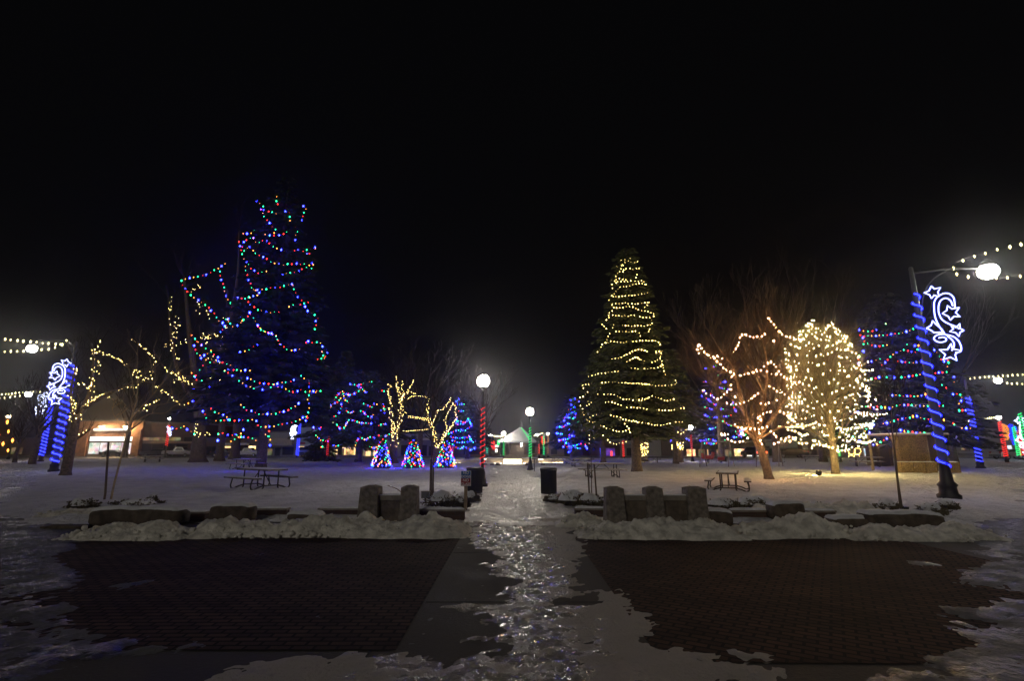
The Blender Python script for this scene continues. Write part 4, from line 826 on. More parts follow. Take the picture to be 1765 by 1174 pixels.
B_ += zt(1080, 560, 3.4526, [(0, 102), (50, 97), (110, 95), (165, 95), (195, 105), (200, 120)], [(0, 175), (40, 155), (75, 145), (110, 155)], [(175, 160), (210, 158), (205, 190), (180, 215), (150, 222)], [(30, 258), (80, 262), (130, 262), (180, 255), (210, 245), (210, 215)],
 [(0, 220), (30, 205), (55, 190), (90, 208), (105, 215)], [(215, 240), (230, 295)], [(0, 345), (60, 350), (120, 355), (180, 365), (240, 362), (300, 355), (290, 330)], [(0, 445), (60, 450), (120, 438), (150, 425), (190, 435), (240, 455), (280, 445), (295, 430)],
 [(10, 490), (60, 493), (115, 500), (170, 508), (225, 510), (280, 508), (340, 495)], [(40, 570), (80, 580), (150, 595), (200, 597), (245, 592), (285, 580), (330, 578)], [(305, 640), (330, 650), (355, 625)], [(15, 615), (20, 640)])
gT2 = gp(1098, 815); HT2 = at(1088, 425, gT2.y).z; pT2 = lambda f: (3.9 * (1 - f) ** .62 if f > .12 else 3.9 * .92) * (1 if f > .05 else .8) + .1
conifer('broad spruce wound with rows of gold bulbs, thick trunk right of the walk', gT2, HT2, pT2, 2.9, 9, dens=1.35, tr=.36, snow=.035, lay=.36, tuft=.36, droop=.08)
C2 = Cone(gT2, HT2, pT2, 2.3); it, ru = lit(B_, C2.hit, 5.5, 'w', .6)
string_thing('light_string', 'warm gold bulbs wound in rows round the broad spruce', it, .025, 'tree light strings', ru)
# ---- helper for the other multicoloured conifers
def lit_conifer(label, slabel, px, pyb, ptx, pty, rad, zb, lines, step, seed, r, trunk=.25, k=.93, m='needles_blue', pw=.8, colors=MULTI, snow=.02, dens=1.0, H=None):
    g = gp(px, pyb); Ht = H or at(ptx, pty, g.y).z; pr = lambda f: rad * (1 - f) ** pw + .15
    conifer(label, g, Ht, pr, zb, seed, m, dens=dens, tr=trunk, snow=snow, lay=.5, tuft=.42, group='conifers strung with lights', droop=.08); C = Cone(g, Ht, pr, zb, k); it, ru = lit(lines, C.hit, step, colors)
    return string_thing('light_string', slabel, it, r, 'tree light strings', ru)
L6 = zt(560, 600, 3.915, [(170, 245), (200, 250), (245, 268), (275, 300)], [(65, 345), (90, 310), (120, 293), (160, 320), (220, 298), (245, 268)], [(40, 395), (35, 385), (85, 365), (105, 340)], [(40, 390), (40, 425), (65, 465), (95, 440), (112, 400), (112, 380)],
 [(145, 425), (170, 442), (195, 430)], [(240, 425), (265, 435), (285, 460), (310, 475), (325, 450)], [(260, 375), (290, 390), (320, 400), (330, 375), (350, 380)], [(80, 520), (100, 545), (130, 540), (150, 505), (165, 480), (210, 497), (260, 508), (310, 512)], [(365, 525), (385, 515), (410, 512)],
 [(205, 655), (220, 620), (240, 605), (270, 620), (305, 600), (335, 608)], [(160, 370), (130, 345), (120, 293)], [(380, 420), (405, 410), (400, 440), (395, 380)], [(365, 590), (395, 600), (430, 585), (445, 570)], [(230, 250), (275, 235), (315, 228)], [(160, 305), (165, 320)], [(385, 290), (415, 290)]) + \
 zt(540, 700, 9.78, [(0, 360), (50, 430), (130, 360)], [(40, 495), (120, 570), (190, 590), (245, 590)], [(130, 690), (150, 680), (180, 710)], [(340, 670), (380, 675), (420, 670)], [(60, 260), (95, 290), (125, 270)], [(950, 685), (1030, 710), (1100, 690)])
lit_conifer('wide dark conifer with looping coloured strings behind the first little tree', 'multicoloured loops on the wide dark conifer behind the first little tree', 617, 797, 622, 640, 7.2, 3.6, L6, 4.0, 21, .055, .4, pw=.55, m='needles', snow=.05)
L9 = zt(560, 600, 3.915, [(885, 360), (905, 345)], [(880, 380), (940, 380)], [(890, 430), (935, 425)], [(900, 510), (935, 515), (970, 480), (990, 525), (950, 555), (915, 565)], [(850, 600), (900, 610), (950, 605), (975, 600), (980, 630)], [(860, 650), (905, 685), (940, 665), (985, 690), (1010, 680)],
 [(835, 580), (880, 560), (920, 555)], [(870, 500), (900, 520), (890, 480)], [(900, 495), (950, 505)], [(965, 478), (985, 515)], [(970, 590), (1000, 640)], [(860, 625), (900, 640), (960, 635)])
lit_conifer('blue toned multicoloured conifer behind the third little tree', 'mostly blue coloured strings on the conifer behind the third little tree', 805, 795, 797, 683, 4.2, 2.6, L9, 4.2, 22, .055, .28, pw=.7, colors='bgbrbg')
L11 = zt(820, 640, 4.5167, [(740, 225), (770, 212), (805, 235)], [(745, 260), (775, 280), (765, 290), (725, 300)], [(710, 340), (770, 320)], [(690, 385), (690, 360), (735, 365)], [(635, 435), (680, 437), (715, 410)], [(730, 410), (730, 490)], [(630, 482), (675, 492)], [(650, 538), (700, 533), (730, 520)],
 [(760, 450), (800, 465), (830, 460)], [(850, 430), (885, 465)], [(710, 590), (740, 585), (780, 580), (820, 565)], [(730, 600), (770, 600), (810, 600)], [(850, 570), (865, 600)], [(760, 370), (750, 420)], [(730, 500), (760, 510), (800, 500)], [(705, 560), (740, 575)], [(725, 630), (735, 622)], [(760, 280), (780, 340), (770, 380)], [(795, 395), (830, 400)], [(680, 590), (700, 560)])
lit_conifer('slim conifer with coloured lights left of the gold lit spruce', 'blue and green coloured strings on the slim conifer left of the gold lit spruce', 985, 796, 986, 680, 2.9, 2.2, L11, 3.8, 23, .055, .25, pw=.8, colors='bgbrbbg')
L15 = zt(1080, 560, 3.4526, [(470, 258), (500, 258), (530, 243)], [(510, 292), (545, 300)], [(458, 342), (490, 328), (520, 322), (550, 342), (585, 340)], [(437, 400), (465, 395)], [(515, 378), (545, 372), (590, 380), (605, 385)], [(450, 425), (480, 440), (510, 470), (545, 480)], [(465, 490), (500, 500), (530, 507), (575, 500)],
 [(455, 535), (485, 548), (515, 552), (550, 548), (600, 545), (620, 540)], [(500, 620), (530, 612), (555, 590), (575, 572), (600, 590), (620, 600)], [(450, 695), (485, 680), (510, 685), (545, 700), (575, 690), (600, 680)], [(630, 455), (635, 480), (650, 515)], [(650, 635), (690, 630), (670, 660)], [(640, 670), (680, 665), (720, 650)],
 [(440, 690), (465, 705), (520, 710), (560, 700)], [(510, 400), (500, 410), (530, 440)], [(470, 610), (500, 625), (480, 600)], [(265, 690), (280, 705)], [(355, 680), (370, 690)])
lit_conifer('narrow conifer with tiny coloured lights behind the orange lit tree', 'tiny blue, green and red strings on the narrow conifer behind the orange lit tree', 1247, 795, 1238, 625, 4.0, 3.2, L15, 4.0, 24, .05, .3, pw=.55, colors='bgrbbgrb')
L18 = zt(1360, 520, 3.089, [(375, 150), (405, 157), (430, 158), (465, 150)], [(400, 185), (445, 182), (485, 180), (523, 177), (570, 172), (617, 162), (663, 147)], [(380, 180), (400, 200), (400, 215), (395, 240), (395, 265)], [(400, 215), (435, 232), (480, 238), (523, 230)],
 [(440, 320), (460, 312), (485, 305)], [(495, 338), (510, 325), (548, 285), (590, 265), (607, 255), (628, 262), (655, 267), (678, 270), (690, 235), (628, 228)], [(580, 317), (603, 322), (628, 325), (653, 327), (700, 322)],
 [(440, 412), (480, 402), (523, 401), (570, 405), (620, 403), (670, 393), (720, 385), (790, 380), (838, 375)], [(530, 500), (563, 498), (600, 502), (640, 503), (683, 505), (725, 495)], [(410, 560), (440, 567), (470, 560), (535, 568), (580, 552), (628, 550), (675, 555), (740, 558), (780, 560), (820, 555)],
 [(500, 652), (545, 640), (605, 622), (635, 622), (672, 608), (720, 625), (750, 628), (780, 628), (825, 630)], [(595, 685), (617, 692), (665, 697), (690, 700), (720, 700)], [(430, 765), (470, 760), (495, 745), (522, 727), (578, 717)], [(775, 257), (820, 318), (855, 315), (843, 345)], [(880, 400), (878, 430)], [(815, 445), (835, 460)],
 [(875, 493), (895, 490), (920, 500), (918, 525), (905, 545)], [(907, 580), (940, 580)], [(873, 650), (880, 655)], [(920, 675), (965, 675)], [(515, 118), (516, 119)], [(370, 590), (355, 592)], [(340, 720), (360, 740), (390, 750), (430, 768)], [(450, 655), (400, 685), (447, 710)], [(375, 290), (365, 350)]) 
lit_conifer('big dark spruce with spaced coloured bulbs behind the straw hut on the right', 'widely spaced red, green and blue bulbs on the big spruce behind the straw hut', 1570, 806, 1545, 505, 6.6, 2.6, L18, 6.6, 25, .062, .4, pw=.62, snow=.05, dens=1.2)
conifer('unlit dark spruce standing between the tallest spruce and the wide conifer', gp(585, 793), at(590, 600, gp(585, 793).y).z, lambda f: 4.6 * (1 - f) ** .8 + .2, 3.2, 61, snow=.05, lay=.6, tuft=.5, group='unlit conifers')
conifer('dim unlit spruce beside the red wrapped pole left of the warm lit shops', gp(553, 796), at(553, 722, gp(553, 796).y).z, lambda f: 2.6 * (1 - f) ** .8 + .2, .4, 62, m='needles_blue', lay=.5, tuft=.4, group='unlit conifers')
conifer('dark spruce leaning out left of the gold lit spruce behind it', gp(1040, 800), at(1030, 600, gp(1040, 800).y).z, lambda f: 4.3 * (1 - f) ** .7 + .2, 4.2, 63, snow=.05, lay=.6, tuft=.5, group='unlit conifers')
conifer('dark spruce spreading right of the gold lit spruce behind it', gp(1165, 801), at(1160, 600, gp(1165, 801).y).z, lambda f: 3.6 * (1 - f) ** .7 + .2, 5.0, 64, snow=.05, lay=.6, tuft=.5, group='unlit conifers')
# ---- three little trees packed with coloured bulbs
for i, (px, pt, w, lb) in enumerate([(657, 749, 31, 'first little cone tree of coloured lights, nearest the shop windows'), (711, 750, 34, 'second little cone tree of coloured lights, between its two neighbours'), (768, 753, 31, 'third little cone tree of coloured lights, beside the twin staked sapling')]):
    g = gp(px, 809); H = at(px, pt, g.y).z; m_ = g.y / FOC; pr = lambda f, w=w, m_=m_: w / 2 * m_ * (1 - f) ** .9 + .06
    conifer(lb, g, H, pr, .25, 70 + i, 'needles', dens=2.2, tr=.05, lay=.2, tuft=.16, group='little cone trees of lights')
    it = []; n = 135; rr = random.Random(i + 5)
    for k in range(n):
        f = 1 - math.sqrt(1 - (k + rr.random()) / n * .985); a = k * 2.39996 + rr.uniform(-.3, .3); rad = pr(f) * rr.uniform(.9, 1.1); it.append((Vector((g.x + math.cos(a) * rad, g.y + math.sin(a) * rad, .22 + f * (H - .25))), rr.choice('bbbgrogrbo'), rr.uniform(.7, 1.3)))
    string_thing('light_string', ['coloured bulbs covering the first little cone tree', 'coloured bulbs covering the second little cone tree', 'coloured bulbs covering the third little cone tree'][i], it, .034, 'tree light strings')
# ---- bare trees whose limbs are traced
def limb_tree(label, g, limbs, m='bark', seed=1, twl=1.2, twigs=2, name='bare_tree', group=None, depth=.8, lev=2, twm=None, up=.35):
    """limbs: (pixel polyline, radius start, radius end, depth offset at its end)"""
    rr = random.Random(seed); t = thing(name, (g.x, g.y, 0), label, 'bare tree', group); b = MB(); tw = MB(); org = Vector((g.x, g.y, 0))
    for l, r0, r1, dz in limbs:
        n = len(l); l2 = smooth_line(l, 3) if n > 2 else l; n2 = len(l2); pts = [at(x, y, g.y + dz * i / (n2 - 1)) - org for i, (x, y) in enumerate(l2)]
        if pts[0].z < .5: pts[0].z = -.05
        b.tube(pts, [lerp(r0, r1, i / (n2 - 1)) * (1.3 if i == 0 and pts[0].z < .5 else 1) for i in range(n2)], 9)
        for k in range(twigs * n):
            i = rr.randint(n2 // 3, n2 - 1)
            if pts[i].z < 1.8: continue
            ax = (pts[i] - pts[i - 1]).normalized(); s = Vector((rr.uniform(-1, 1), rr.uniform(-1, 1), rr.uniform(-.2, 1)))
            branches(tw, pts[i], ax * .6 + s, twl * rr.uniform(.5, 1.1), max(.012, r1 * .5), lev, rr, up, 4, .7)
    b.build('trunk', m, t, True)
    if tw.v: tw.build('crown', twm or 'twig', t)
    return t
def on_plane(Y): return lambda x, y: at(x, y, Y - R.uniform(.0, .35))
# left leaning tree with warm strings
g4 = gp(112, 822)
limb_tree('leaning bare tree with a thick trunk in front of the blue wrapped left poles', g4,
  [([(112, 822), (118, 790), (127, 745), (132, 715)], .30, .2, 0), ([(130, 730), (146, 700), (158, 665), (160, 640), (163, 610), (175, 588)], .16, .03, 1), ([(146, 703), (175, 685), (205, 670), (240, 655), (262, 640), (268, 628)], .14, .03, -1.2),
   ([(262, 642), (258, 620), (243, 600), (227, 585)], .05, .02, -1), ([(160, 606), (185, 612), (215, 628), (236, 645)], .05, .02, 0), ([(130, 725), (122, 690), (124, 660), (130, 630), (118, 600), (112, 585)], .1, .02, .5), ([(127, 745), (138, 700), (127, 665)], .08, .02, 1), ([(240, 655), (270, 665), (300, 685), (315, 700)], .05, .02, -1.5)], seed=4, twl=1.3)
L4 = zt(0, 560, 3.4529, [(780, 90), (805, 108), (830, 120), (870, 150), (905, 185), (925, 215)], [(600, 90), (585, 130), (545, 150), (550, 175), (600, 160), (625, 185), (650, 175), (685, 208), (710, 200), (740, 235), (760, 240)], [(545, 205), (580, 215), (600, 240), (560, 250), (545, 265), (585, 290)],
 [(530, 315), (560, 335), (540, 350), (565, 365), (520, 375), (555, 400)], [(460, 350), (500, 350), (515, 375), (530, 385)], [(565, 430), (530, 445), (500, 490), (485, 550), (465, 580), (430, 600), (415, 550), (425, 515), (445, 525)], [(520, 480), (560, 445), (600, 415), (640, 410), (690, 395), (750, 365), (800, 375), (830, 360)],
 [(505, 500), (530, 470), (550, 445), (570, 435)], [(640, 440), (650, 410)], [(780, 265), (830, 280), (850, 310), (880, 330), (900, 320)], [(790, 300), (820, 310), (860, 335), (810, 325)], [(800, 285), (840, 300), (870, 345)], [(930, 375), (960, 395), (1010, 410), (1035, 450)], [(870, 515), (860, 485), (950, 450)],
 [(410, 420), (430, 440), (420, 470), (445, 470), (435, 490), (450, 520)], [(475, 650), (510, 632)], [(440, 260), (460, 270), (445, 295), (460, 297)], [(985, 260), (1015, 290), (1060, 310), (1080, 330)], [(420, 545), (445, 530), (455, 560), (440, 590)], [(425, 455), (450, 460), (455, 480)])
it, ru = lit(L4, on_plane(g4.y), 5.2, 'w', 2.0); string_thing('light_string', 'warm bulbs winding along the limbs of the leaning bare tree on the left', it, .024, 'tree light strings')
# cottonwoods behind the tall spruce
gc = gp(341, 798); limb_tree('thick grey trunk of a big bare tree left of the tallest spruce', gc, [([(341, 798), (343, 770), (345, 740), (342, 700), (335, 640), (325, 560), (318, 480)], .95, .12, 1), ([(344, 730), (355, 690), (372, 630), (395, 560), (410, 470), (412, 400)], .4, .08, -2), ([(340, 700), (310, 650), (295, 580), (290, 515)], .3, .06, -3), ([(335, 650), (290, 640), (262, 600)], .2, .05, 0)], seed=11, twl=4.5, twigs=3, group='big bare trees')
L2 = zt(260, 260, Zs, [(100, 877), (116, 882), (118, 943), (126, 925)], [(116, 1013), (138, 1030), (158, 1038), (150, 998)], [(130, 1085), (140, 1120), (118, 1168)], [(288, 790), (288, 803), (256, 838)], [(278, 905), (300, 928), (325, 940), (340, 980), (340, 1000)], [(278, 935), (282, 963)], [(440, 995), (460, 1010), (470, 1030), (440, 1060)],
  [(305, 1100), (325, 1090), (345, 1105), (315, 1112)], [(380, 1095), (420, 1080), (455, 1095), (480, 1110)], [(500, 1080), (525, 1110), (530, 1140)]) + \
 zt(260, 560, Zs, [(120, 133), (130, 163), (167, 200)], [(145, 50), (160, 5)], [(80, 130), (120, 110), (180, 112), (220, 95)], [(310, 55), (350, 70), (320, 80), (345, 105), (325, 115)], [(380, 60), (450, 60), (500, 90), (530, 100)], [(410, 130), (430, 145), (460, 150), (500, 155), (550, 180)], [(415, 95), (440, 120), (435, 145)], [(340, 185), (380, 200), (415, 225), (450, 232), (520, 225)], [(480, 180), (530, 210), (555, 205)],
 [(88, 260), (120, 290), (165, 300), (210, 330), (240, 350)], [(130, 325), (190, 335), (235, 345)], [(345, 425), (355, 455), (350, 465), (365, 460)], [(435, 460), (480, 440), (520, 425)], [(410, 320), (380, 345), (350, 365)], [(360, 295), (370, 340), (405, 345)], [(285, 555), (275, 600), (262, 655), (290, 660), (320, 650), (345, 660), (338, 645)], [(745, 445), (765, 445), (785, 435)], [(0, 180), (28, 215), (5, 250), (5, 320)], [(30, 370), (60, 385), (80, 400)], [(140, 450), (190, 480)])
it, ru = lit(L2, lambda x, y: at(x, y, gc.y - R.uniform(1, 4)), 3.6, 'w', 4.0); string_thing('light_string', 'scattered warm bulbs high in the big bare tree left of the tallest spruce', [(p, c, s * R.uniform(.6, 1.1)) for p, c, s in it], .036, 'tree light strings')
for px, pyb, r0, lb, sd in ((378, 796, .6, 'narrower trunk between the thick grey trunk and the tallest spruce', 12), (404, 793, .75, 'reddish trunk just left of the tallest spruce trunk', 13)):
    g = gp(px, pyb); limb_tree(lb, g, [([(px, pyb), (px + 3, 760), (px + 7, 700), (px + 12, 600), (px + 14, 500)], r0, .12, 1), ([(px + 6, 720), (px - 20, 650), (px - 35, 560)], .25, .05, 2), ([(px + 8, 690), (px + 35, 620), (px + 50, 540)], .25, .05, -1)], seed=sd, twl=4.2, group='big bare trees')
# warm lit V shaped trees
g7 = gp(677, 800); S3 = 3.915
def z3(l): return [(560 + x / S3, 600 + y / S3) for x, y in l]
LB7 = [([(677, 800), (678, 775), (679, 762)], .5, .4, 0), (z3([(468, 640), (470, 600), (490, 540), (512, 440), (515, 345)]), .42, .2, 0), (z3([(470, 600), (462, 540), (445, 470), (442, 400), (430, 250)]), .25, .07, .5), (z3([(515, 345), (492, 280), (486, 190)]), .16, .06, 0), (z3([(518, 345), (524, 290), (520, 230)]), .12, .05, 1),
       (z3([(518, 345), (560, 290), (603, 215)]), .12, .05, -.5), (z3([(535, 320), (560, 290), (605, 308)]), .1, .05, .3)]
limb_tree('forked bare tree tightly wound with warm bulbs behind the first little tree', g7, LB7, seed=14, twl=2.4, twigs=2, group='bare trees wound with warm bulbs')
g8 = gp(752, 800)
LB8 = [([(752, 800), (752, 785), (752, 770)], .45, .36, 0), (z3([(752, 670), (740, 610), (728, 560), (712, 515), (690, 460), (690, 410), (706, 345)]), .28, .08, 0), (z3([(715, 520), (742, 480), (752, 430), (800, 412), (838, 365), (846, 335)]), .12, .03, -.5), (z3([(770, 668), (800, 600), (850, 535), (885, 470), (882, 400), (852, 360)]), .18, .05, .8), (z3([(790, 620), (820, 540), (808, 490), (840, 420), (865, 370)]), .1, .03, .2)]
limb_tree('second forked bare tree wound with warm bulbs behind the third little tree', g8, LB8, seed=15, twl=2.2, twigs=2, group='bare trees wound with warm bulbs')
def wound(g, limbs, skip, dens, extra, label, r, wmul=1.0):
    it = []
    for l, r0, r1, dz in limbs[skip:]:
        l2 = resample(l, 2.1 / dens, 0); n = len(l2)
        for i, (x, y) in enumerate(l2):
            f = i / max(1, n - 1); hw = lerp(r0, r1, f) * FOC / g.y * wmul + 1.0
            for k in range(2 if hw > 2.5 else 1): it.append((at(x + R.uniform(-hw, hw), y + R.uniform(-1, 1), g.y + dz * f - lerp(r0, r1, f) - R.uniform(.02, .2)), 'w', R.uniform(.8, 1.2)))
    for l in extra:
        for x, y in resample(l, 3.0, .3): it.append((at(x, y, g.y - .3), 'w', R.uniform(.7, 1)))
    return string_thing('light_string', label, it, r, 'tree light strings')
wound(g7, LB7, 1, .62, [z3(l) for l in ([(545, 350), (590, 325), (650, 325), (690, 335)], [(530, 430), (550, 440)], [(565, 460), (600, 465), (650, 470), (690, 480)], [(565, 468), (620, 475), (685, 487)], [(505, 560), (560, 562), (630, 555), (695, 550)], [(445, 655), (465, 662), (485, 665)], [(430, 245), (450, 260)])], 'warm bulbs tightly wound on the forked tree behind the first little tree', .027)
wound(g8, LB8, 1, .62, [], 'warm bulbs wound on the second forked tree behind the third little tree', .027)
# warm bulb clusters on trunks behind the gold spruce
for px, pyb, box, lb, sl, sd in ((1110, 797, (1102, 1118, 762, 786), 'bare tree half hidden behind the gold lit spruce trunk', 'warm bulbs clustered on the trunk just behind the gold lit spruce', 16), (1171, 798, (1158, 1178, 762, 776), 'bare tree trunk right of the gold lit spruce', 'warm bulbs clustered on the trunk right of the gold lit spruce', 17)):
    g = gp(px, pyb); limb_tree(lb, g, [([(px, pyb), (px + 1, 775), (px, 740), (px - 3, 690), (px - 6, 620)], .5, .1, 1), ([(px + 1, 770), (px - 16, 735), (px - 20, 680)], .2, .05, -1), ([(px + 1, 765), (px + 14, 730), (px + 25, 670)], .2, .05, 0)], seed=sd, twl=3.2, group='bare trees half hidden behind the spruce')
    it = [(at(R.uniform(box[0], box[1]), R.uniform(box[2], box[3]), g.y - .7), 'w', R.uniform(.8, 1.3)) for _ in range(46)]; string_thing('light_string', sl, it, .032, 'tree light strings')
# orange lit spreading tree
g16 = gp(1325, 828); LB16 = [([(1326, 828), (1318, 795), (1309, 770), (1300, 752)], .24, .19, 0), ([(1302, 755), (1290, 730), (1280, 700), (1273, 665), (1262, 630), (1240, 600), (1225, 575)], .14, .03, -1), ([(1300, 752), (1312, 715), (1318, 680), (1322, 640), (1318, 600), (1308, 560)], .13, .03, .5), ([(1305, 758), (1325, 730), (1345, 700), (1352, 660), (1348, 610), (1340, 570)], .13, .03, 1),
  ([(1302, 752), (1275, 738), (1252, 730), (1225, 728)], .07, .02, -.8), ([(1306, 758), (1338, 740), (1370, 730), (1395, 720)], .08, .02, .4), ([(1284, 712), (1262, 690), (1240, 672), (1222, 660)], .07, .02, .4), ([(1345, 700), (1370, 670), (1385, 640)], .06, .02, -.6), ([(1318, 680), (1300, 640), (1290, 590)], .06, .02, -1), ([(1262, 640), (1235, 640), (1210, 610)], .05, .015, 0)]
limb_tree('spreading bare tree with leaning brown trunk and pinkish white bulbs', g16, LB16, m='pale_bark', seed=31, twl=1.9, twigs=5, lev=3, twm='twig_light')
L16 = zt(1180, 480, 4.194, [(105, 540), (85, 508), (97, 472), (125, 510), (155, 543), (185, 572), (215, 580), (235, 602), (262, 630), (290, 655), (325, 677), (355, 690)], [(175, 560), (205, 562), (235, 560), (268, 575), (302, 577)], [(345, 712), (390, 712), (430, 698), (460, 685), (505, 680), (550, 663), (520, 660)],
 [(356, 535), (380, 498), (397, 457), (402, 413), (445, 408), (487, 425), (540, 424), (580, 403)], [(610, 288), (627, 317), (653, 349), (681, 380), (713, 405), (747, 424), (783, 425), (850, 440)], [(646, 451), (647, 452)], [(577, 635), (613, 600), (640, 613), (664, 645), (685, 680), (713, 710), (747, 735), (787, 750), (830, 748)], [(595, 675), (627, 685), (665, 692)],
 [(140, 808), (160, 830), (185, 850), (215, 868), (243, 875), (268, 858), (295, 830), (325, 808), (340, 790), (338, 770)], [(310, 905), (348, 910), (388, 908), (425, 898), (470, 882), (496, 860), (534, 836)], [(617, 785), (685, 830), (737, 850), (788, 857), (833, 855)], [(363, 857), (364, 858)], [(553, 905), (600, 918), (614, 900)], [(588, 955), (622, 963), (555, 985), (572, 990), (522, 1002), (555, 1020), (530, 1045)], [(690, 965), (737, 987), (765, 1010)],
 [(360, 1060), (410, 1085), (465, 1087), (525, 1093), (560, 1080), (596, 1075)], [(622, 1105), (650, 1130), (665, 1140)], [(265, 1130), (300, 1135), (315, 1130)], [(420, 1120), (428, 1130)], [(540, 1118), (541, 1120)], [(745, 645), (770, 668)], [(410, 1080), (425, 1090), (440, 1085)]) + \
 zt(1180, 720, 8.825, [(560, 255), (595, 275), (630, 275), (660, 260)], [(650, 335), (735, 370), (815, 380), (895, 360)], [(870, 180), (910, 185)], [(865, 250), (900, 240), (885, 265)], [(950, 310), (955, 315)], [(1150, 350), (1170, 400)], [(1310, 210), (1360, 260), (1395, 290)], [(1470, 320), (1515, 320), (1575, 315), (1615, 290), (1640, 315)], [(1530, 360), (1595, 362)], [(1370, 405), (1430, 385)])
it, ru = lit(L16, on_plane(g16.y - .5), 7.2, 'p', .9); string_thing('light_string', 'pinkish white bulbs in loose swags through the spreading tree with the leaning trunk', it, .019, 'tree light strings', ru)
# yellow lit upright tree
g17 = gp(1441, 819); t = thing('bare_tree', (g17.x, g17.y, 0), 'upright egg shaped bare tree glowing yellow, densely lit with white bulbs', 'bare tree'); rr = random.Random(41)
H17 = at(1441, 556, g17.y).z; MB().tube([(0, 0, -.05), (0, 0, .4), (.02, 0, 2.2), (0, 0, H17 * .5), (0, 0, H17 * .8)], [.30, .235, .2, .12, .03], 11).build('trunk', 'pale_bark', t, True); b = MB()
def egg(z): f = (z - 1.5) / (H17 - 1.5); f = min(1, max(0, f)); return 2.55 * (math.sin(math.pi * min(1, f * .80 + .17)) ** .58) * (1 if f < .97 else .8)
for k in range(64):
    a = k * 2.4; z = 1.7 + 4.5 * (k / 64); e = Vector((math.cos(a), math.sin(a), rr.uniform(.9, 2.0))).normalized(); branches(b, Vector((0, 0, z)), e, min(3.2, egg(z + 2) * 1.25), .05, 3, rr, .45, 4, .42, .006, (3, 4))
b.build('crown', 'twig_light', t)
it = []; n = 400
for k in range(n):
    z = 1.9 + (H17 - 1.95) * (k / n) ** .95; a = k * 2 * math.pi / 27.3 + rr.uniform(-.08, .08); rad = egg(z) * (1 + .10 * math.sin(a * 3 + z * 2.3)) * rr.uniform(.86, 1.08); zz = z + .22 * math.sin(a * 5 + k * .02) + rr.uniform(-.06, .06)
    it.append((Vector((g17.x + math.cos(a) * rad, g17.y + math.sin(a) * rad, zz)), 'h', rr.uniform(.75, 1.15)))
for l in zt(1380, 720, 8.825, [(560, 100), (585, 170), (670, 180), (750, 175), (830, 160), (910, 145), (1000, 120), (1080, 115)], [(640, 235), (700, 270), (800, 330), (890, 375), (960, 380), (1040, 375), (1120, 340)], [(570, 490), (640, 505), (700, 510), (760, 470), (780, 455)], [(165, 460), (215, 410), (265, 400), (335, 420), (410, 440), (490, 460)], [(560, 500), (580, 520)], [(1000, 100), (1080, 100), (1040, 130)],
            [(900, 380), (1000, 385), (1060, 370)], [(640, 420), (700, 440), (690, 470)]) + zt(1360, 520, 3.089, [(385, 365), (415, 370), (445, 362)], [(395, 445), (425, 460), (425, 500), (415, 530)], [(400, 590), (450, 605), (520, 597)], [(350, 590), (400, 600)], [(20, 530), (45, 545), (70, 535)], [(0, 620), (30, 640)]):
    for x, y in resample(l, 6.0, .6): it.append((at(x, y, g17.y - R.uniform(1.8, 2.4)), 'h', R.uniform(.9, 1.3)))
string_thing('light_string', 'hundreds of white bulbs wound round the upright yellow glowing tree', it, .0185, 'tree light strings')
g = gp(1412, 822); t = thing('floodlight', (g.x, g.y, 0), 'small black floodlight box on the snow left of the yellow lit trunk', 'floodlight'); MB().box(-.13, .13, -.1, .1, .12, .36, rx=.35).build('housing', 'iron', t); MB().box(-.05, .05, -.04, .04, 0, .13).build('bracket', 'iron', t); MB().box(-.10, .12, .115, .125, .20, .37, rx=.35).build('lens', 'flood_lit', t)
# dark trees behind
def big_bare(label, px, pyb, ptop, r0, seed, wpx=60, lev=4, tm='twig'):
    g = gp(px, pyb); rr = random.Random(seed); t = thing('bare_tree', (g.x, g.y, 0), label, 'bare tree', 'big bare trees'); H = at(px, ptop, g.y).z; b = MB(); b2 = MB(); k0 = H * .25
    b.tube([(0, 0, -.1), (0, 0, 1), (.1, 0, k0), (.0, .1, H * .5)], [r0 * 1.3, r0, r0 * .8, r0 * .4], 9); b.build('trunk', 'bark', t, True)
    for k in range(11):
        a = k * 2.4 + rr.random(); z = k0 + (H * .5 - k0) * k / 11; branches(b2, Vector((0, 0, z)), (math.cos(a) * .75, math.sin(a) * .75, 1), H * .34, r0 * .4, lev, rr, .35, 5, .55, .012, (2, 3))
    b2.build('crown', tm, t)
for a in [('huge bare tree behind the spreading orange lit tree', 1340, 798, 470, .45, 51), ('huge bare tree behind the gap right of the gold lit spruce', 1245, 797, 500, .4, 52), ('tall bare tree behind the yellow lit egg shaped tree', 1420, 798, 490, .4, 53), ('tall bare tree behind the blue wrapped street pole and straw hut', 1645, 800, 500, .4, 54),
          ('bare tree behind the two warm wound forked trees', 722, 798, 590, .35, 55), ('bare tree standing behind the mostly blue conifer', 833, 798, 640, .25, 56), ('bare tree far left of the lit brick shop', 55, 800, 640, .3, 57), ('bare street tree at the left edge under the orange lamps', 25, 797, 690, .2, 58),
          ('bare tree behind the brick shop with the lit sign', 215, 790, 610, .35, 59)]: big_bare(*a)
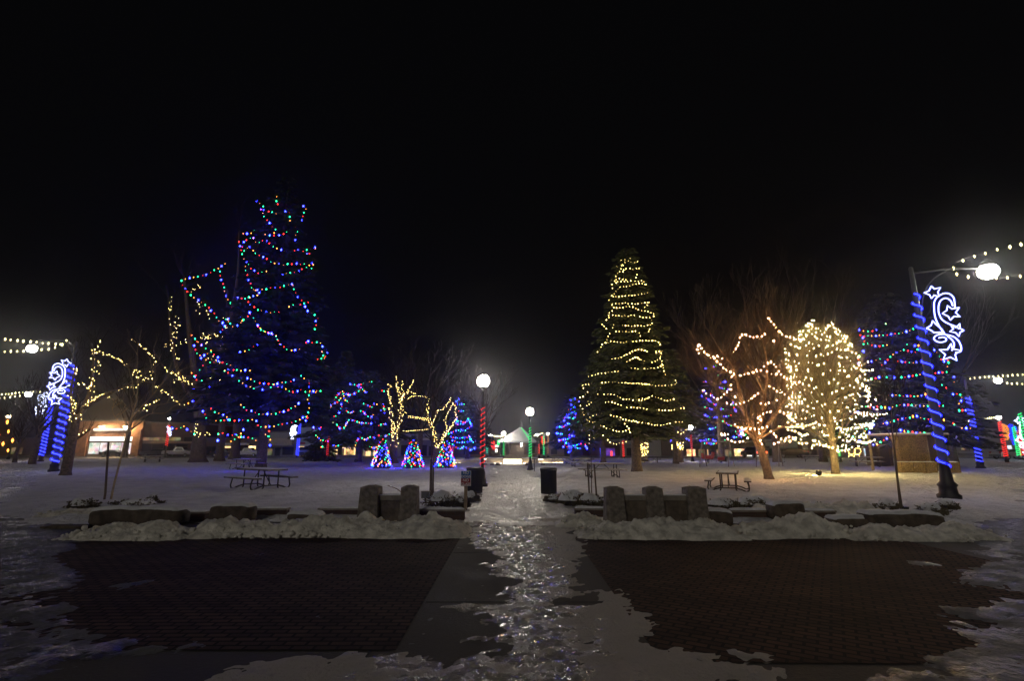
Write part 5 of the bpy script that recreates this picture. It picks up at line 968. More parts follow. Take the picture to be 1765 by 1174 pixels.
# saplings with stakes
def stake(label, x0, y0, x1, y1, r=.035):
    g = gp(x0, y0); p = at(x1, y1, g.y); return tag(MB().tube([(g.x, g.y, -.05), (g.x, g.y, .3), p], [r, r, r * .95], 7).build('tree_stake', 'stake_wood'), label, 'tree stake', 'stakes beside the young trees')
stake('thin black stake left of the young tree on the left', 179, 866, 187, 762)
stake('left one of the twin stakes beside the thin sapling left of the walk', 741, 866, 743, 792, .03); stake('right one of the twin stakes beside the thin sapling left of the walk', 746, 866, 747, 798, .03)
stake('left one of the twin stakes right of the walk by the trash bin', 1016, 866, 1013, 798, .03); stake('right one of the twin stakes right of the walk by the trash bin', 1028, 862, 1024, 800, .03); stake('leaning stake under the young tree in front of the straw hut', 1554, 884, 1541, 770, .03)
gs = gp(190, 866); limb_tree('slender young tree spreading pale bare branches in front of the brick shops', gs, [([(190, 866), (198, 830), (211, 780), (218, 752), (226, 722), (236, 690)], .035, .022, 0), ([(236, 692), (237, 660), (236, 625), (238, 590)], .018, .005, .3), ([(226, 722), (245, 700), (262, 682), (285, 655), (296, 625)], .02, .005, -.3), ([(262, 682), (280, 660), (305, 640)], .012, .004, .3), ([(252, 700), (275, 698), (310, 690)], .012, .004, -.4),
   ([(236, 690), (228, 665), (230, 640)], .012, .004, .4), ([(222, 745), (242, 722), (262, 713), (285, 712), (305, 698), (328, 706), (334, 700)], .02, .005, -.6), ([(219, 750), (205, 728), (196, 715), (193, 700)], .013, .004, .2), ([(262, 682), (268, 645), (265, 600)], .010, .004, .2)], m='young_bark', seed=71, twl=.7, twigs=1, lev=1, name='young_tree', twm='young_bark', group='young trees')
gs = gp(744, 864); limb_tree('thin upright sapling between the two pillar wall and the no dogs sign', gs, [([(744, 864), (744, 800), (744, 760), (746, 700), (745, 650)], .02, .006, 0), ([(744, 760), (736, 720), (730, 670)], .01, .004, .2), ([(744, 770), (754, 730), (760, 680)], .01, .004, -.2), ([(744, 740), (738, 700), (736, 650)], .008, .003, .3), ([(744, 750), (752, 700), (756, 660)], .008, .003, -.3)], seed=72, twl=.8, twigs=1, lev=2, name='young_tree', group='young trees', up=.6)
gs = gp(1020, 862); limb_tree('thin upright sapling between the walk and the three pillar wall', gs, [([(1020, 862), (1019, 800), (1018, 755), (1017, 710)], .02, .006, 0), ([(1018, 780), (1030, 745), (1034, 705)], .01, .004, .2), ([(1018, 785), (1008, 745), (1006, 700)], .01, .004, -.2)], seed=73, twl=.8, twigs=1, lev=2, name='young_tree', group='young trees', up=.6)
gs = gp(1556, 884); limb_tree('faint young tree with upright twigs in front of the blue wrapped pole', gs, [([(1556, 884), (1548, 830), (1541, 775), (1537, 720), (1533, 660)], .025, .008, 0), ([(1541, 770), (1550, 720), (1556, 670)], .012, .004, .2), ([(1541, 775), (1528, 730), (1522, 680)], .012, .004, -.2), ([(1538, 730), (1546, 690), (1548, 640)], .01, .003, .3)], seed=74, twl=.9, twigs=2, lev=2, name='young_tree', group='young trees', up=.6)
# ================================================================ BUILDINGS ROUND THE SQUARE
def shop(label, px0, px1, ptop, Y, m, items, dep=14, roof='roof_dark', base=0.0, name='shop_building', parapet=.3):
    """items: (kind, px0, px1, py0, py1, material[, proud])"""
    A = at(px0, 780, Y); B = at(px1, 780, Y); H = zat(ptop, Y, px0); cx = (A.x + B.x) / 2; t = thing(name, (cx, Y, 0), label, 'shop', 'shops around the square'); w = B.x - A.x
    MB().box(-w / 2, w / 2, 0, dep, -.1, H).build('wall', m, t)
    MB().box(-w / 2 - .08, w / 2 + .08, -.08, .35, H + .002, H + parapet).build('cornice', roof, t); MB().box(-w / 2 - .05, w / 2 + .05, .36, dep + .05, H + .002, H + .12).build('roof', 'roof_snow', t)
    for it in items:
        k, a, b_, y0, y1, mm = it[:6]; pr = it[6] if len(it) > 6 else .06; P0, P1 = at(a, y0, Y), at(b_, y1, Y); x0, x1, z1, z0 = P0.x - cx, P1.x - cx, P0.z, max(.02, P1.z)
        if k == 'window':
            f = MB(); e = .07
            for q in ((x0 - e, x1 + e, z0 - e, z0), (x0 - e, x1 + e, z1, z1 + e), (x0 - e, x0, z0, z1), (x1, x1 + e, z0, z1)): f.box(q[0], q[1], -.10, -.003, q[2], q[3])
            n = max(1, round((x1 - x0) / 2.2))
            for j in range(1, n): xx = lerp(x0, x1, j / n); f.box(xx - .035, xx + .035, -.09, -.05, z0, z1)
            fr = f.build('window', it[7] if len(it) > 7 else 'roof_dark', t); MB().box(x0, x1, -.045, -.004, z0, z1).build('pane', mm, fr)
        elif k == 'door':
            f = MB(); e = .09
            for q in ((x0 - e, x0, z0, z1 + e), (x1, x1 + e, z0, z1 + e), (x0, x1, z1, z1 + e)): f.box(q[0], q[1], -.12, -.003, q[2], q[3])
            fr = f.build('door', it[7] if len(it) > 7 else 'wood_dark', t); MB().box(x0, x1, -.05, -.004, z0, z1).build('pane', mm, fr); MB().box(x1 - .14, x1 - .10, -.1, -.052, .9, 1.15).build('handle', 'chrome', fr)
        else: MB().box(x0, x1, -pr, -.003, z0, z1).build(k, mm, t)
    return t
YB = 104.8
tB = shop('brick shop with brightly lit sign panel and display windows at the left', 128, 240, 727, YB, 'brick_wall', [('sign_panel', 166, 223, 739, 742.5, 'pane_white', .7), ('window', 156, 229, 753, 760.5, 'pane_white'), ('window', 155, 226, 763.5, 783, 'shop_bright'), ('sill', 150, 232, 784.5, 786, 'cap_stone', .3), ('pilaster', 134, 146, 740, 789, 'brick_wall', .25), ('pilaster', 232, 238, 740, 789, 'brick_wall', .25)])
for px, lb in ((175.5, 'left of the two bright sign lamps over the brick shop'), (216.5, 'right of the two bright sign lamps over the brick shop')):
    p = at(px, 735, YB - 1.2); t = thing('sign_lamp', p, lb, 'sign lamp', 'lamps over the brick shop sign'); MB().lathe([(.1, .25), (.4, .1), (.45, 0)], n=12).build('shade', 'iron_grey', t); MB().ball((0, 0, -.12), .34, 10, .8).build('lens', 'sign_lamp_lit', t, True); MB().tube([(0, 0, .25), (0, .6, .4), (0, 1.2, .3)], .05, 5).build('arm', 'iron_grey', t)
shop('long dark brown brick building with two strips of windows next to the lit brick shop', 241, 338, 731, YB + .6, 'brick_dark', [('window', 242, 311, 754, 760, 'shop_dim'), ('band', 241, 336, 761, 764.5, 'render_tan', .12), ('window', 242, 322, 765.5, 783, 'glass_dark'), ('window', 318, 336, 754, 761, 'glass_dark')])
shop('low dark building behind the trunks left of the tallest spruce', 338, 462, 757, YB + .3, 'wood_dark', [('sign_panel', 388, 401, 769.5, 772.5, 'warm_frame', .1), ('awning', 385, 430, 764, 767.5, 'roof_snow', 1.2), ('window', 350, 380, 770, 784, 'glass_dark'), ('window', 429, 441, 769, 775, 'shop_gold'), ('window', 404, 424, 774, 785, 'glass_dark')])
shop('grey shop with a pale awning band just right of the tallest spruce trunk', 463, 513, 746, YB, 'render_grey', [('awning', 466, 506, 756, 768, 'render_cream', 1.0), ('ledge', 465, 507, 769, 770.5, 'cap_stone', 1.1), ('window', 488, 505, 772, 784, 'glass_dark'), ('window', 460, 469, 774, 785, 'shop_dim'), ('door', 475, 482, 773, 787, 'glass_dark')])
shop('pale green shop front with a small red sign and a lit door frame', 514, 562, 737, YB + .4, 'render_green', [('sign_panel', 518, 526, 762.5, 766, 'sign_red', .15), ('ledge', 515, 540, 766.5, 769, 'roof_snow', .4), ('trim', 514.8, 524.5, 770, 771.3, 'warm_frame', .2), ('trim', 514.8, 515.8, 771.4, 776, 'warm_frame', .2), ('trim', 532, 533, 771.5, 777, 'warm_frame', .2), ('trim', 544.5, 546.5, 775, 786, 'warm_frame', .2), ('window', 534, 543, 772, 785, 'shop_dim'), ('door', 516.5, 524, 772, 787, 'shop_dim')])
shop('low dark shop with gold outlined display windows behind the wide conifer', 562, 656, 764, YB + .2, 'wood_dark', [('window', 568, 579, 775, 788, 'shop_dim'), ('trim', 579.5, 581, 775, 788, 'warm_frame', .15), ('trim', 589, 612, 771.6, 772.8, 'warm_frame', .15), ('trim', 594, 595.4, 773, 788, 'warm_frame', .15), ('trim', 610.6, 612, 773, 788, 'warm_frame', .15), ('window', 596, 610, 773.5, 787, 'shop_warm'), ('window', 584, 593, 774, 787, 'shop_dim'), ('trim', 567, 612, 788.6, 790, 'warm_frame', .3),
    ('window', 626, 643, 774, 788, 'shop_dim'), ('trim', 631, 632.4, 777, 788, 'warm_frame', .15), ('trim', 644.2, 645.6, 777, 788, 'warm_frame', .15), ('trim', 624.5, 646, 788.6, 790, 'warm_frame', .3), ('figure_cutout', 633.5, 638.5, 777.5, 787.5, 'warm_frame', .16)], parapet=.2)
shop('dark blue lit building with a snowy sloping canopy behind the second little tree', 657, 770, 748, YB, 'render_grey', [('canopy', 688, 742, 757, 759, 'roof_snow', 2.2), ('window', 692, 702, 768, 786, 'glass_dark'), ('window', 718, 735, 768, 786, 'glass_dark'), ('door', 740, 748, 770, 788, 'glass_dark')])
shop('long low dark building closing the square left of the bandstand', 771, 838, 766, 112, 'render_tan', [('window', 800, 830, 774, 783, 'glass_dark')])
shop('far shop with a small gold sign and white lamps left of the bandstand', 846, 862, 752, 118, 'wood_dark', [('sign_panel', 853, 859, 767.5, 771, 'pane_white', .3), ('window', 853.5, 857.5, 774, 780, 'pane_white'), ('band', 850, 864, 785, 788, 'brick_wall', .5)])
shop('distant dark buildings right of the bandstand under the orange street light', 922, 972, 770, 118, 'render_tan', [('window', 930, 940, 775, 783, 'glass_dark'), ('window', 950, 960, 775, 783, 'glass_dark')])
shop('dark shop with a violet window and blue neon sill under the gold lit spruce', 1020, 1068, 764, YB, 'brick_dark', [('window', 1044, 1060, 773, 786, 'shop_violet'), ('neon_sill', 1045, 1061, 787, 789, 'neon_blue', .3), ('trim', 1034.5, 1036, 773, 788, 'neon_blue', .2), ('figure_cutout', 1052, 1055.5, 778, 786, 'neon_red', .12)])
shop('dark shuttered shop right of the violet window', 1069, 1140, 758, YB + .5, 'render_grey', [('window', 1080, 1092, 773, 786, 'glass_dark'), ('ledge', 1068, 1096, 767, 768.5, 'cap_stone', .5), ('door', 1098, 1106, 771, 788, 'glass_dark')])
shop('row of lit shop windows under a dark canopy behind the red wrapped lamp post', 1141, 1320, 757, YB, 'wood_dark', [('canopy', 1160, 1320, 769, 772.5, 'roof_dark', 1.6), ('window', 1166, 1176, 775, 788, 'shop_dim'), ('window', 1183, 1199, 775, 788.5, 'shop_gold'), ('window', 1203, 1216, 775, 789, 'shop_dim'), ('trim', 1219.2, 1220.8, 775, 789, 'warm_frame', .12), ('window', 1222, 1232, 777, 789, 'glass_dark'), ('window', 1234, 1246, 775, 788, 'shop_dim'),
    ('sill', 1232, 1262, 789, 790.4, 'warm_frame', .25), ('window', 1249, 1262, 775, 788, 'shop_dim'), ('window', 1265, 1284, 774, 788, 'shop_gold'), ('window', 1286, 1318, 772.8, 788, 'pane_white')])
shop('shop with a wide pale fascia and dark windows right of the leaning trunk', 1322, 1376, 757.5, YB + .4, 'render_green', [('window', 1325, 1374, 774.5, 788, 'glass_dark'), ('ledge', 1322, 1375, 772.4, 773.6, 'roof_dark', .3), ('sign_panel', 1340, 1358, 763, 770, 'render_cream', .1)], roof='roof_dark')
shop('dark wooden shop with a small glowing red and white window sign', 1377, 1452, 758, YB + .2, 'wood_dark', [('sign_panel', 1382, 1392, 768, 775, 'render_grey', .2), ('window', 1412, 1426, 777, 789, 'glass_dark'), ('window_sign', 1413, 1423.5, 779, 780.6, 'pane_white', .2), ('window_sign', 1417, 1420, 775.2, 778, 'neon_red', .2), ('window_sign', 1416.5, 1422.5, 783.5, 788, 'neon_red', .2), ('bench_rail', 1383, 1406, 787, 788, 'post_wood', .8), ('window', 1395, 1408, 776, 785, 'glass_dark')])
shop('shop with a large cold white window right of the yellow lit tree', 1453, 1550, 760, YB, 'render_tan', [('window', 1488, 1508.5, 773.5, 788, 'shop_cool', .06, 'sign_white'), ('window', 1511, 1521, 773.5, 787, 'shop_dim'), ('trim', 1526, 1527.5, 773.5, 782, 'pane_white', .15), ('window', 1529, 1535, 773, 787, 'shop_warm'), ('window', 1541, 1547, 775, 788, 'shop_cool'), ('trim', 1528, 1529, 783, 789, 'warm_frame', .2)])
shop('wide windowless block building at the right behind the second blue wrapped pole', 1640, 1726, 739, 98, 'block_grey', [('band', 1650, 1674, 779, 781, 'roof_snow', .6), ('frame_board', 1720, 1722, 768, 790, 'render_cream', .4), ('frame_board', 1728, 1730, 768, 790, 'render_cream', .4), ('window', 1655, 1664, 770, 776, 'shop_dim')], dep=18)
shop('dark low shop at the very right with coloured lights along its front', 1727, 1850, 752, 102, 'render_grey', [('window', 1735, 1746, 768, 784, 'shop_cool'), ('window', 1752, 1790, 764, 784, 'shop_bright')])
shop('dark building past the street corner at the far left', -110, 62, 757, 118, 'wood_dark', [('window', 20, 38, 772, 783, 'shop_dim')])
# arch of warm lights
Y = 96; o0 = at(1468, 790, Y); it = []
for cx, cy, r in ((1468, 778, 6.2), (1478, 778, 6), (1467, 789, 4.8), (1477, 788, 5)):
    for k in range(44): a = k * 2 * math.pi / 44; it.append((at(cx + math.cos(a) * r * R.uniform(.8, 1.05), cy + math.sin(a) * r * R.uniform(.8, 1.05), Y), 'o' if R.random() < .25 else 'w', R.uniform(.7, 1)))
string_thing('light_wreath', 'cluster of warm bulb wreaths standing left of the cold white shop window', [(p, c, s) for p, c, s in it], .035, None, (), 'light wreath')
# low lit seat walls in front of the bandstand
def seatwall(label, a, b, p0, p1, lit_w=None, Y=59):
    A, B = at(a, p0, Y), at(b, p0, Y); h = at(a, p0, Y).z; cx = (A.x + B.x) / 2; w = B.x - A.x; t = thing('seat_wall', (cx, Y, 0), label, 'seat wall', 'lit stone seat walls before the bandstand')
    MB().box(-w / 2, w / 2, 0, .6, -.1, h).build('stone', 'render_cream', t); MB().box(-w / 2 - .05, w / 2 + .05, -.1, .7, h + .002, h + .09).build('cap', 'roof_snow', t)
    for x0, x1, z0, z1 in lit_w or []:
        P, Q = at(x0, z0, Y), at(x1, z1, Y); MB().box(P.x - cx, Q.x - cx, -.06, -.003, max(.03, Q.z), P.z).build('light_strip', 'strip_lit', t)
    MB().box(-w / 2 + .1, w / 2 - .1, -.26, -.18, .03, .07).build('foot_light', 'strip_lit', t)
seatwall('lit stone steps at the centre in front of the bandstand, brightest strip', 866, 900, 791.5, 800, [(868, 899, 792.5, 796)], 58.5)
seatwall('lit stone seat wall left of the bandstand steps', 838, 865.6, 790.5, 800, [(829, 838, 791, 792.5), (859, 865, 799, 800)])
seatwall('lit stone seat wall right of the bandstand steps', 900.6, 926, 790.5, 800, [(901, 908, 799, 800)])
seatwall('long low seat wall with glowing strips right of the bandstand', 927, 971, 792, 800, [(928, 936, 790.8, 792.4), (934, 952, 797.6, 799.2), (953, 970, 798.6, 800)], 61)
seatwall('low seat wall with glowing foot left of the bandstand behind the first trash bin', 783, 826, 793, 800, [(805, 825, 798, 800)], 60)
p = at(833.5, 791, 58); t = thing('wall_light', p, 'bright fan of light on the wall beside the red wrapped lamp post', 'wall light'); MB().box(-.28, .28, -.06, .0, -.10, .02).build('lens', 'pane_white', t); MB().box(-.32, .32, -.1, .02, .022, .08).build('hood', 'iron', t)
for i, (a, w_, lb) in enumerate([(836, 8, 'small dark rock left of the bandstand steps'), (848, 7, 'small dark rock in the middle left of the bandstand steps'), (858, 9, 'snow topped rock touching the bandstand steps on the left'), (909, 8, 'small dark rock right of the bandstand steps'), (936, 7, 'dark rock before the long seat wall right of the bandstand')]):
    rock(lb, a - w_ / 2, a + w_ / 2, 799, 803, .6, 90 + i)
# bandstand
Y = 78; P0, P1 = at(862, 790, Y), at(916, 790, Y); cx = at(889, 790, Y).x; ze = zat(760.5, Y); zp = zat(735, Y); w0 = at(859, 780, Y).x - cx; w1 = at(925, 780, Y).x - cx; t = thing('bandstand', (cx, Y + 3, 0), 'open bandstand with a pointed snowy roof edged in green light', 'bandstand')
hw = (w1 - w0) / 2; MB().box(w0 + .5, w1 - .5, -2.4, 3, 0, .75).build('stage', 'render_tan', t)
ax = at(898, 735, Y).x - cx; rf = MB().add([(w0, -3, ze), (w1, -3, ze), (w1, 3.4, ze), (w0, 3.4, ze), (ax, -1.2, zp), (w0, -3, ze - .22), (w1, -3, ze - .22), (w1, 3.4, ze - .22), (w0, 3.4, ze - .22)], [(0, 1, 4), (1, 2, 4), (2, 3, 4), (3, 0, 4), (0, 5, 6, 1), (1, 6, 7, 2), (2, 7, 8, 3), (3, 8, 5, 0), (5, 8, 7, 6)]).build('roof', 'roof_snow', t)
MB().lathe([(.25, zp - .1), (.3, zp + .1), (.12, zp + .2), (.3, zp + .45), (.1, zp + .7), (.02, zp + 1.2)], (ax, -1.2, 0), 10).build('finial', 'iron_grey', rf, True)
MB().tube([(ax + .1, -1.3, zp - .1), ((ax + w1 - 1) / 2, -2.2, (zp + ze) / 2 + .1), (at(912, 757, Y).x - cx, -2.95, zat(757, Y))], .045, 5).build('green_edge', 'green_rope', rf)
for x in (w0 + .9, w0 + hw * .62, w1 - hw * .62, w1 - .9): MB().box(x - .14, x + .14, -2.3, -2.02, .751, ze - .23).build('column', 'wood_dark', t)
MB().box(w0 + 1, w1 - 1, 2.4, 2.6, .751, ze - .23).build('back_wall', 'render_tan', t); MB().box(w0 + 1.5, w1 - 1.7, -1.5, -1.4, .751, .751 + (ze - .9) * .72).build('stage_curtain', 'render_tan', t)
MB().tube([(at(899, 764, Y).x - cx, -2.4, zat(764, Y)), (at(899, 768, Y).x - cx, -2.4, zat(768, Y)), (at(898, 770, Y).x - cx, -2.4, zat(770, Y))], .06, 5).build('lamp', 'far_lamp', t)
p = gp(921, 813); t = thing('fountain_post', (p.x, p.y, 0), 'thin dark post beside the green wrapped globe lamp post', 'post'); MB().tube([(0, 0, 0), (0, 0, .9)], .035, 7).build('post', 'iron', t); MB().box(-.2, .12, -.1, .1, .9, .96).build('tray', 'iron', t)
# straw hut
Y = gp(1560, 816).y; cxh = at(1590, 790, Y).x; t = thing('straw_hut', (cxh, Y, 0), 'open hut walled with straw bales under a flat snowy roof', 'hut')
x0 = at(1551, 780, Y).x - cxh; x1 = at(1631, 780, Y).x - cxh; zr = zat(750, Y); dpt = 3.0
def strawbox(b, xa, xb, ya, yb, za, zb, seed, st=.16):
    rr = random.Random(seed)
    nx, nzv = max(2, int((xb - xa) / st)), max(2, int((zb - za) / st))
    for (fy, sg) in ((ya, -1), (yb, 1)):
        X, Z = np.meshgrid(np.linspace(xa, xb, nx), np.linspace(za, zb, nzv)); Yg = fy + sg * (vnoise(X * 3 + seed, Z * 3, 1.5, seed) - .5) * .14; o = len(b.v); b.v.extend(zip(X.ravel().tolist(), Yg.ravel().tolist(), Z.ravel().tolist()))
        for i in range(nzv - 1):
            for j in range(nx - 1): a = o + i * nx + j; f = (a, a + 1, a + nx + 1, a + nx); b.f.append(f if sg < 0 else f[::-1])
    b.box(xa + .01, xb - .01, ya + .02, yb - .02, za, zb)
    for k in range(int((xb - xa) * (zb - za) * 60)):
        x, z = rr.uniform(xa, xb), rr.uniform(za, zb); d = Vector((rr.uniform(-1, 1), -rr.uniform(.2, .6), rr.uniform(-.6, .6))).normalized() * rr.uniform(.06, .16); p = Vector((x, ya - .03, z)); e = Vector((0, 0, .007)); b.add([p - e, p + d, p + e], [(0, 1, 2)])
b = MB(); strawbox(b, x0, x0 + (x1 - x0) * .62, 0, .45, .1, zr - .05, 3); b.build('straw_wall', 'straw', t)
b = MB(); strawbox(b, x1 - .25, x1, .3, dpt, .1, zr - .05, 4); b.build('straw_wall', 'straw', t)
MB().box(x0 - .15, x1 + .35, -.12, dpt + .2, zr, zr + .07).build('roof', 'post_wood', t); MB().box(x0 - .12, x1 + .3, -.1, dpt + .15, zr + .072, zr + .14).build('snow', 'clean_snow', t)
for x, y in ((x0 + .05, .5), (x1 - .1, .15), (x0 + .05, dpt), (x1 - .1, dpt), (x0 + (x1 - x0) * .64, .1)): MB().box(x - .07, x + .07, y, y + .14, 0, zr - .002).build('post', 'post_wood', t)
p = at(1624, 772, Y); tt = thing('hanging_lamp', p, 'bright lamp hanging at the open right side of the straw hut', 'lamp'); MB().ball((0, 0, 0), .11, 10).build('lens', 'far_lamp', tt, True); MB().lathe([(.02, .35), (.05, .2), (.14, .1)], n=10).build('shade', 'iron', tt)
def bale(label, a, b_, ptop, pbot, Yb, dp, seed):
    A, B = at(a, pbot, Yb), at(b_, pbot, Yb); h = at(a, ptop, Yb).z; cx = (A.x + B.x) / 2; w = (B.x - A.x) / 2; t = thing('straw_bale', (cx, Yb, 0), label, 'straw bale', 'straw bales round the hut'); b = MB(); strawbox(b, -w, w, 0, dp, 0, h, seed, .1); b.build('straw', 'bale_straw', t)
    for s in (-.5, .5): MB().tube([(s * w, -.075, .02), (s * w, -.08, h), (s * w, dp, h + .01)], .008, 4).build('twine', 'post_wood', t)
    c = snowcap(w * 1.9, dp * .8, .05, seed).build('snow', 'snow', t, True); c.location = (0, dp / 2, h)
Yh = Y - .75
for i, (a, b_, lb) in enumerate([(1556, 1576, 'straw bale at the left end of the row before the hut'), (1577, 1597, 'second straw bale from the left before the hut'), (1598, 1617, 'straw bale just left of the blue wrapped pole foot'), (1634, 1658, 'straw bale right of the blue wrapped pole foot')]): bale(lb, a, b_, 797, 817, Yh - (.15 if i == 3 else 0), .6, 30 + i)
g = gp(1545, 806); t = thing('portable_shed', (g.x - .2, g.y + 1, 0), 'dark narrow shed just left of the straw hut', 'shed'); MB().box(-.65, .75, 0, 1.6, 0, 2.1).build('wall', 'wood_dark', t); MB().box(-.75, .85, -.1, 1.7, 2.102, 2.2).build('roof', 'roof_snow', t); MB().box(-.4, .4, -.05, -.003, .05, 1.85).build('door', 'car_dark', t)
# playground swing frame and riders
g = gp(1300, 806); t = thing('swing_set', (g.x, g.y, 0), 'thin metal swing frame between the lamp post and the orange lit tree', 'swing set'); m_ = g.y / FOC; hsw = 2.3
xs = [(x - 1300) * m_ for x in (1215, 1262, 1308, 1345)]
for x in xs:
    for s in (-1, 1): MB().tube([(x + s * .7, s * 1.0, 0), (x, 0, hsw)], .04, 6).build('leg', 'metal_pipe', t)
MB().tube([(xs[0], 0, hsw), (xs[-1], 0, hsw)], .045, 8).build('top_bar', 'metal_pipe', t)
for x in (-3.6, -1.2, .6, 2.6):
    b = MB(); [b.tube([(x + s, 0, hsw), (x + s * .9, 0, .5)], .012, 4) for s in (-.25, .25)]; b.build('chain', 'iron_grey', t); MB().add([(x - .25, -.1, .5), (x, -.1, .42), (x + .25, -.1, .5), (x + .25, .1, .5), (x, .1, .42), (x - .25, .1, .5)], [(0, 1, 4, 5), (1, 2, 3, 4)]).build('seat', 'rubber', t)
g = gp(1221, 800); t = thing('spring_rider', (g.x, g.y, 0), 'dark red spring rider right of the red wrapped lamp post', 'spring rider'); b = MB(); helix(b, (0, 0, 0), (0, 0, .5), .14, .14, 5, .02); b.build('spring', 'iron', t)
MB().prism([(-.7, .55), (.5, .5), (.65, .8), (.75, 1.25), (.5, 1.3), (.35, .95), (-.2, .9), (-.45, 1.15), (-.75, 1.2)], -.14, .14).build('body', 'red_plastic', t); MB().tube([(.45, -.3, 1.05), (.45, .3, 1.05)], .025, 6).build('handle', 'iron', t)
g = gp(1243, 799); t = thing('spring_rider', (g.x, g.y, 0), 'small low spring rider right of the larger red one', 'spring rider'); b = MB(); helix(b, (0, 0, 0), (0, 0, .35), .12, .12, 4, .02); b.build('spring', 'iron', t); MB().prism([(-.4, .38), (.35, .38), (.42, .75), (.2, .7), (-.3, .68)], -.12, .12).build('body', 'red_plastic', t)
# ================================================================ VEHICLES
def vehicle(kind, label, px, pyb, rz, m, tails=False, scale=1.0):
    Y = gp(px, pyb).y; x = at(px, pyb, Y).x; t = thing({'pickup': 'pickup_truck', 'sedan': 'parked_car', 'suv': 'parked_suv'}[kind], (x, Y, 0), label, {'pickup': 'pickup truck', 'sedan': 'car', 'suv': 'suv'}[kind], 'vehicles parked round the square', rz); t.scale = (scale,) * 3
    P = {'pickup': [(-2.75, .5), (-2.8, .95), (-2.7, 1.12), (-.75, 1.14), (-.7, 1.2), (-.35, 1.80), (.9, 1.82), (1.45, 1.24), (2.55, 1.10), (2.72, .95), (2.75, .5)],
         'sedan': [(-2.25, .42), (-2.3, .8), (-2.15, .98), (-1.55, 1.02), (-.85, 1.40), (.45, 1.42), (1.15, 1.0), (2.05, .88), (2.25, .7), (2.28, .4)],
         'suv': [(-2.3, .5), (-2.35, 1.1), (-2.2, 1.25), (-1.95, 1.78), (.6, 1.80), (1.3, 1.22), (2.2, 1.12), (2.35, .95), (2.36, .5)]}[kind]
    Wd = .95; arch = {'pickup': (-1.75, 1.75), 'sedan': (-1.4, 1.4), 'suv': (-1.45, 1.45)}[kind]; belt = {'pickup': 1.16, 'sedan': .98, 'suv': 1.2}[kind]
    b = MB(); n = len(P); secs = [(-Wd, .90, .10), (-Wd * .97, .99, 0), (Wd * .97, .99, 0), (Wd, .90, .10)]; vs = []
    for y, s, _ in secs:
        for (px_, z) in P: tum = 1 - max(0, z - belt) * .28; vs.append((px_ * (1 if abs(y) < Wd else .985), y * tum, z if abs(y) < Wd else z - .03))
    fs = [tuple(range(n))] + [tuple(range(4 * n - 1, 3 * n - 1, -1))]
    for s in range(3):
        for i in range(n): i2 = (i + 1) % n; fs.append((s * n + i, s * n + i2, (s + 1) * n + i2, (s + 1) * n + i))
    b.add(vs, fs).build('body', m, t)
    wz = {'pickup': [(-.28, 1.22), (-.08, 1.70), (.82, 1.72), (1.22, 1.24)], 'sedan': [(-1.25, 1.04), (-.8, 1.34), (.4, 1.36), (.9, 1.02)], 'suv': [(-1.95, 1.26), (-1.8, 1.68), (.55, 1.70), (1.05, 1.26)]}[kind]
    for s in (-1, 1):
        q = [(x_, s * (Wd * (1 - max(0, z - belt) * .28) + .012), z) for x_, z in wz]; q2 = [(x_, y - s * .04, z) for x_, y, z in q]; MB().add(q + q2, [(0, 1, 2, 3), (7, 6, 5, 4), (0, 4, 5, 1), (1, 5, 6, 2), (2, 6, 7, 3), (3, 7, 4, 0)]).build('window', 'glass_dark', t)
    # windscreen and rear glass
    tops = [i for i in range(n) if P[i][1] > belt + .15]; i0, i1 = tops[0], tops[-1]
    for (lo, hi) in ((P[i0 - 1], P[i0]), (P[(i1 + 1) % n], P[i1])):
        a = Vector((lerp(lo[0], hi[0], .12), 0, lerp(lo[1], hi[1], .12))); c = Vector((lerp(lo[0], hi[0], .9), 0, lerp(lo[1], hi[1], .9))); sgn = 1 if lo[0] > 0 else -1; o_ = Vector((.02 * sgn, 0, .015))
        MB().add([a + o_ + Vector((0, -.78, 0)), a + o_ + Vector((0, .78, 0)), c + o_ + Vector((0, .68, 0)), c + o_ + Vector((0, -.68, 0)), a - o_ + Vector((0, -.78, 0)), a - o_ + Vector((0, .78, 0)), c - o_ + Vector((0, .68, 0)), c - o_ + Vector((0, -.68, 0))], [(0, 1, 2, 3), (4, 7, 6, 5), (0, 4, 5, 1), (1, 5, 6, 2), (2, 6, 7, 3), (3, 7, 4, 0)]).build('windscreen', 'glass_dark', t)
    for ax_ in arch:
        for s in (-1, 1):
            w_ = MB().lathe([(.20, -.11), (.34, -.11), (.37, -.06), (.37, .06), (.34, .11), (.20, .11)], (0, 0, 0), 16, 'y').build('wheel', 'rubber', t, True); w_.location = (ax_, s * (Wd - .06), .37); MB().lathe([(.04, -.125), (.21, -.115), (.21, .115), (.04, .125)], (0, 0, 0), 12, 'y').build('rim', 'chrome', w_)
    fr, re = P[-1][0], P[0][0]
    for s in (-1, 1):
        MB().box(fr - .12, fr + .03, s * .72 - .16, s * .72 + .16, .72, .9).build('headlight', 'chrome', t); MB().box(re - .06, re + .1, s * .78 - .12, s * .78 + .12, .78, 1.08).build('taillight', 'tail_lit' if tails else 'tail_red', t)
    MB().box(fr - .05, fr + .08, -.9, .9, .42, .62).build('bumper', 'car_dark' if kind != 'pickup' else 'chrome', t); MB().box(re - .1, re + .05, -.9, .9, .45, .64).build('bumper', 'car_dark' if kind != 'pickup' else 'chrome', t); MB().box(fr + .0, fr + .04, -.5, .5, .66, .9).build('grille', 'rubber', t)
    if kind == 'pickup': MB().box(-2.6, -.85, -.78, .78, 1.121, 1.16).build('bed_snow', 'clean_snow', t)
    return t
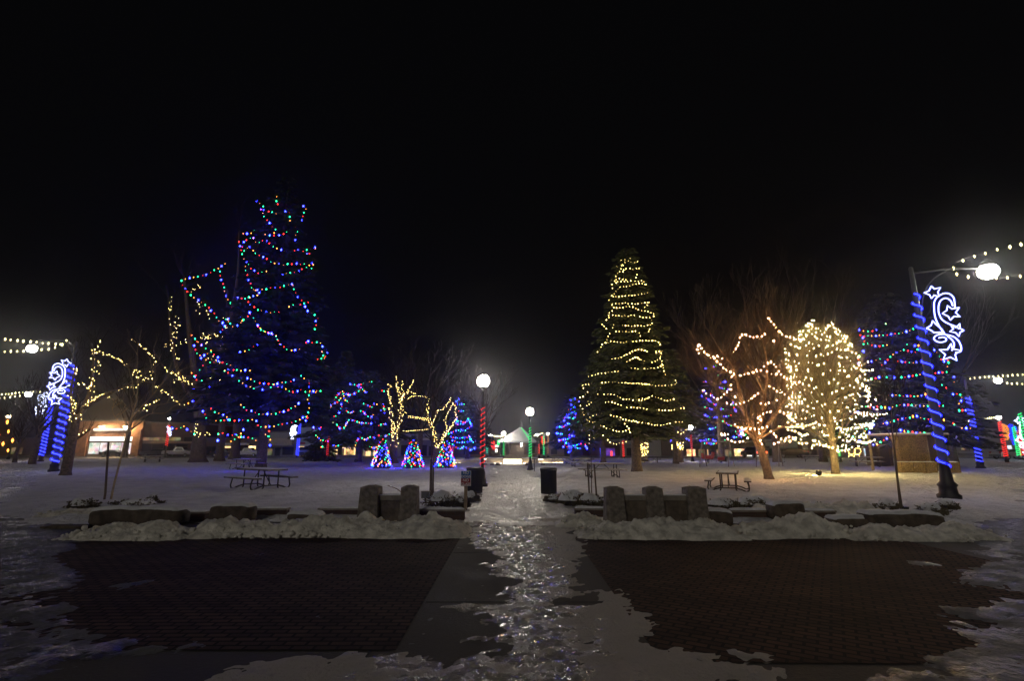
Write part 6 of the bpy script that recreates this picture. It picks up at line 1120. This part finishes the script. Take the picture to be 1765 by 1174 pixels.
vehicle('sedan', 'dark sedan with snowy bonnet parked left of the silver pickup', 268, 787.5, math.pi + .5, 'car_dark', scale=1.1)
vehicle('pickup', 'silver crew cab pickup parked before the dark brick building', 308, 788, 0, 'car_silver', scale=1.02)
vehicle('pickup', 'white pickup seen between the trunks left of the tallest spruce', 425, 788, 0.05, 'car_white', scale=.95)
vehicle('suv', 'blue grey suv facing the park before the green shop front', 525, 788.5, -math.pi / 2 + .1, 'car_blue', scale=1.05)
vehicle('suv', 'black suv with glowing tail lights behind the leaning trunk', 1300, 790, math.pi / 2 + .1, 'car_black', True, 1.05)
vehicle('sedan', 'black sedan parked under the wide pale fascia', 1364, 790, math.pi - .2, 'car_black', scale=1.1)
vehicle('sedan', 'dark car parked in front of the lit brick shop', 195, 788, .1, 'car_black', scale=.95)
vehicle('sedan', 'dark car parked behind the trunks left of the white pickup', 386, 788, 0, 'car_dark')
vehicle('sedan', 'long pale car at the right below the block building', 1745, 792, 0, 'car_silver', scale=1.1)
# railing along the back of the park, left
Yr = 88.2; t = thing('railing', (at(90, 785, Yr).x, Yr, 0), 'low metal railing along the street behind the left lawn', 'railing'); xa, xb = at(70, 785, Yr).x - t.location.x, at(330, 785, Yr).x - t.location.x
b = MB(); [b.tube([(xa, 0, z), (xb, 0, z)], .03, 5) for z in (.35, .7)]; b.build('rail', 'iron_grey', t)
for k in range(14): x = lerp(xa, xb, k / 13); MB().tube([(x, 0, 0), (x, 0, .75)], .04, 6).build('post', 'iron_grey', t)
# ================================================================ ADDED HAZE FOR LAMP GLOW
hm = bpy.data.materials.new('glow_volume'); hm.use_nodes = True; n = hm.node_tree; n.nodes.clear()
pv = n.nodes.new('ShaderNodeVolumePrincipled'); pv.inputs['Density'].default_value = HAZE; pv.inputs['Color'].default_value = (.9, .9, .95, 1); pv.inputs['Anisotropy'].default_value = .93
oo = n.nodes.new('ShaderNodeOutputMaterial'); n.links.new(pv.outputs[0], oo.inputs['Volume'])
hz = MB().box(-400, 400, -40, 300, -1.2, 45).build('glow_haze', hm); hz['kind'] = 'stuff'  # added volume that stands in for the glare halos round the lamps
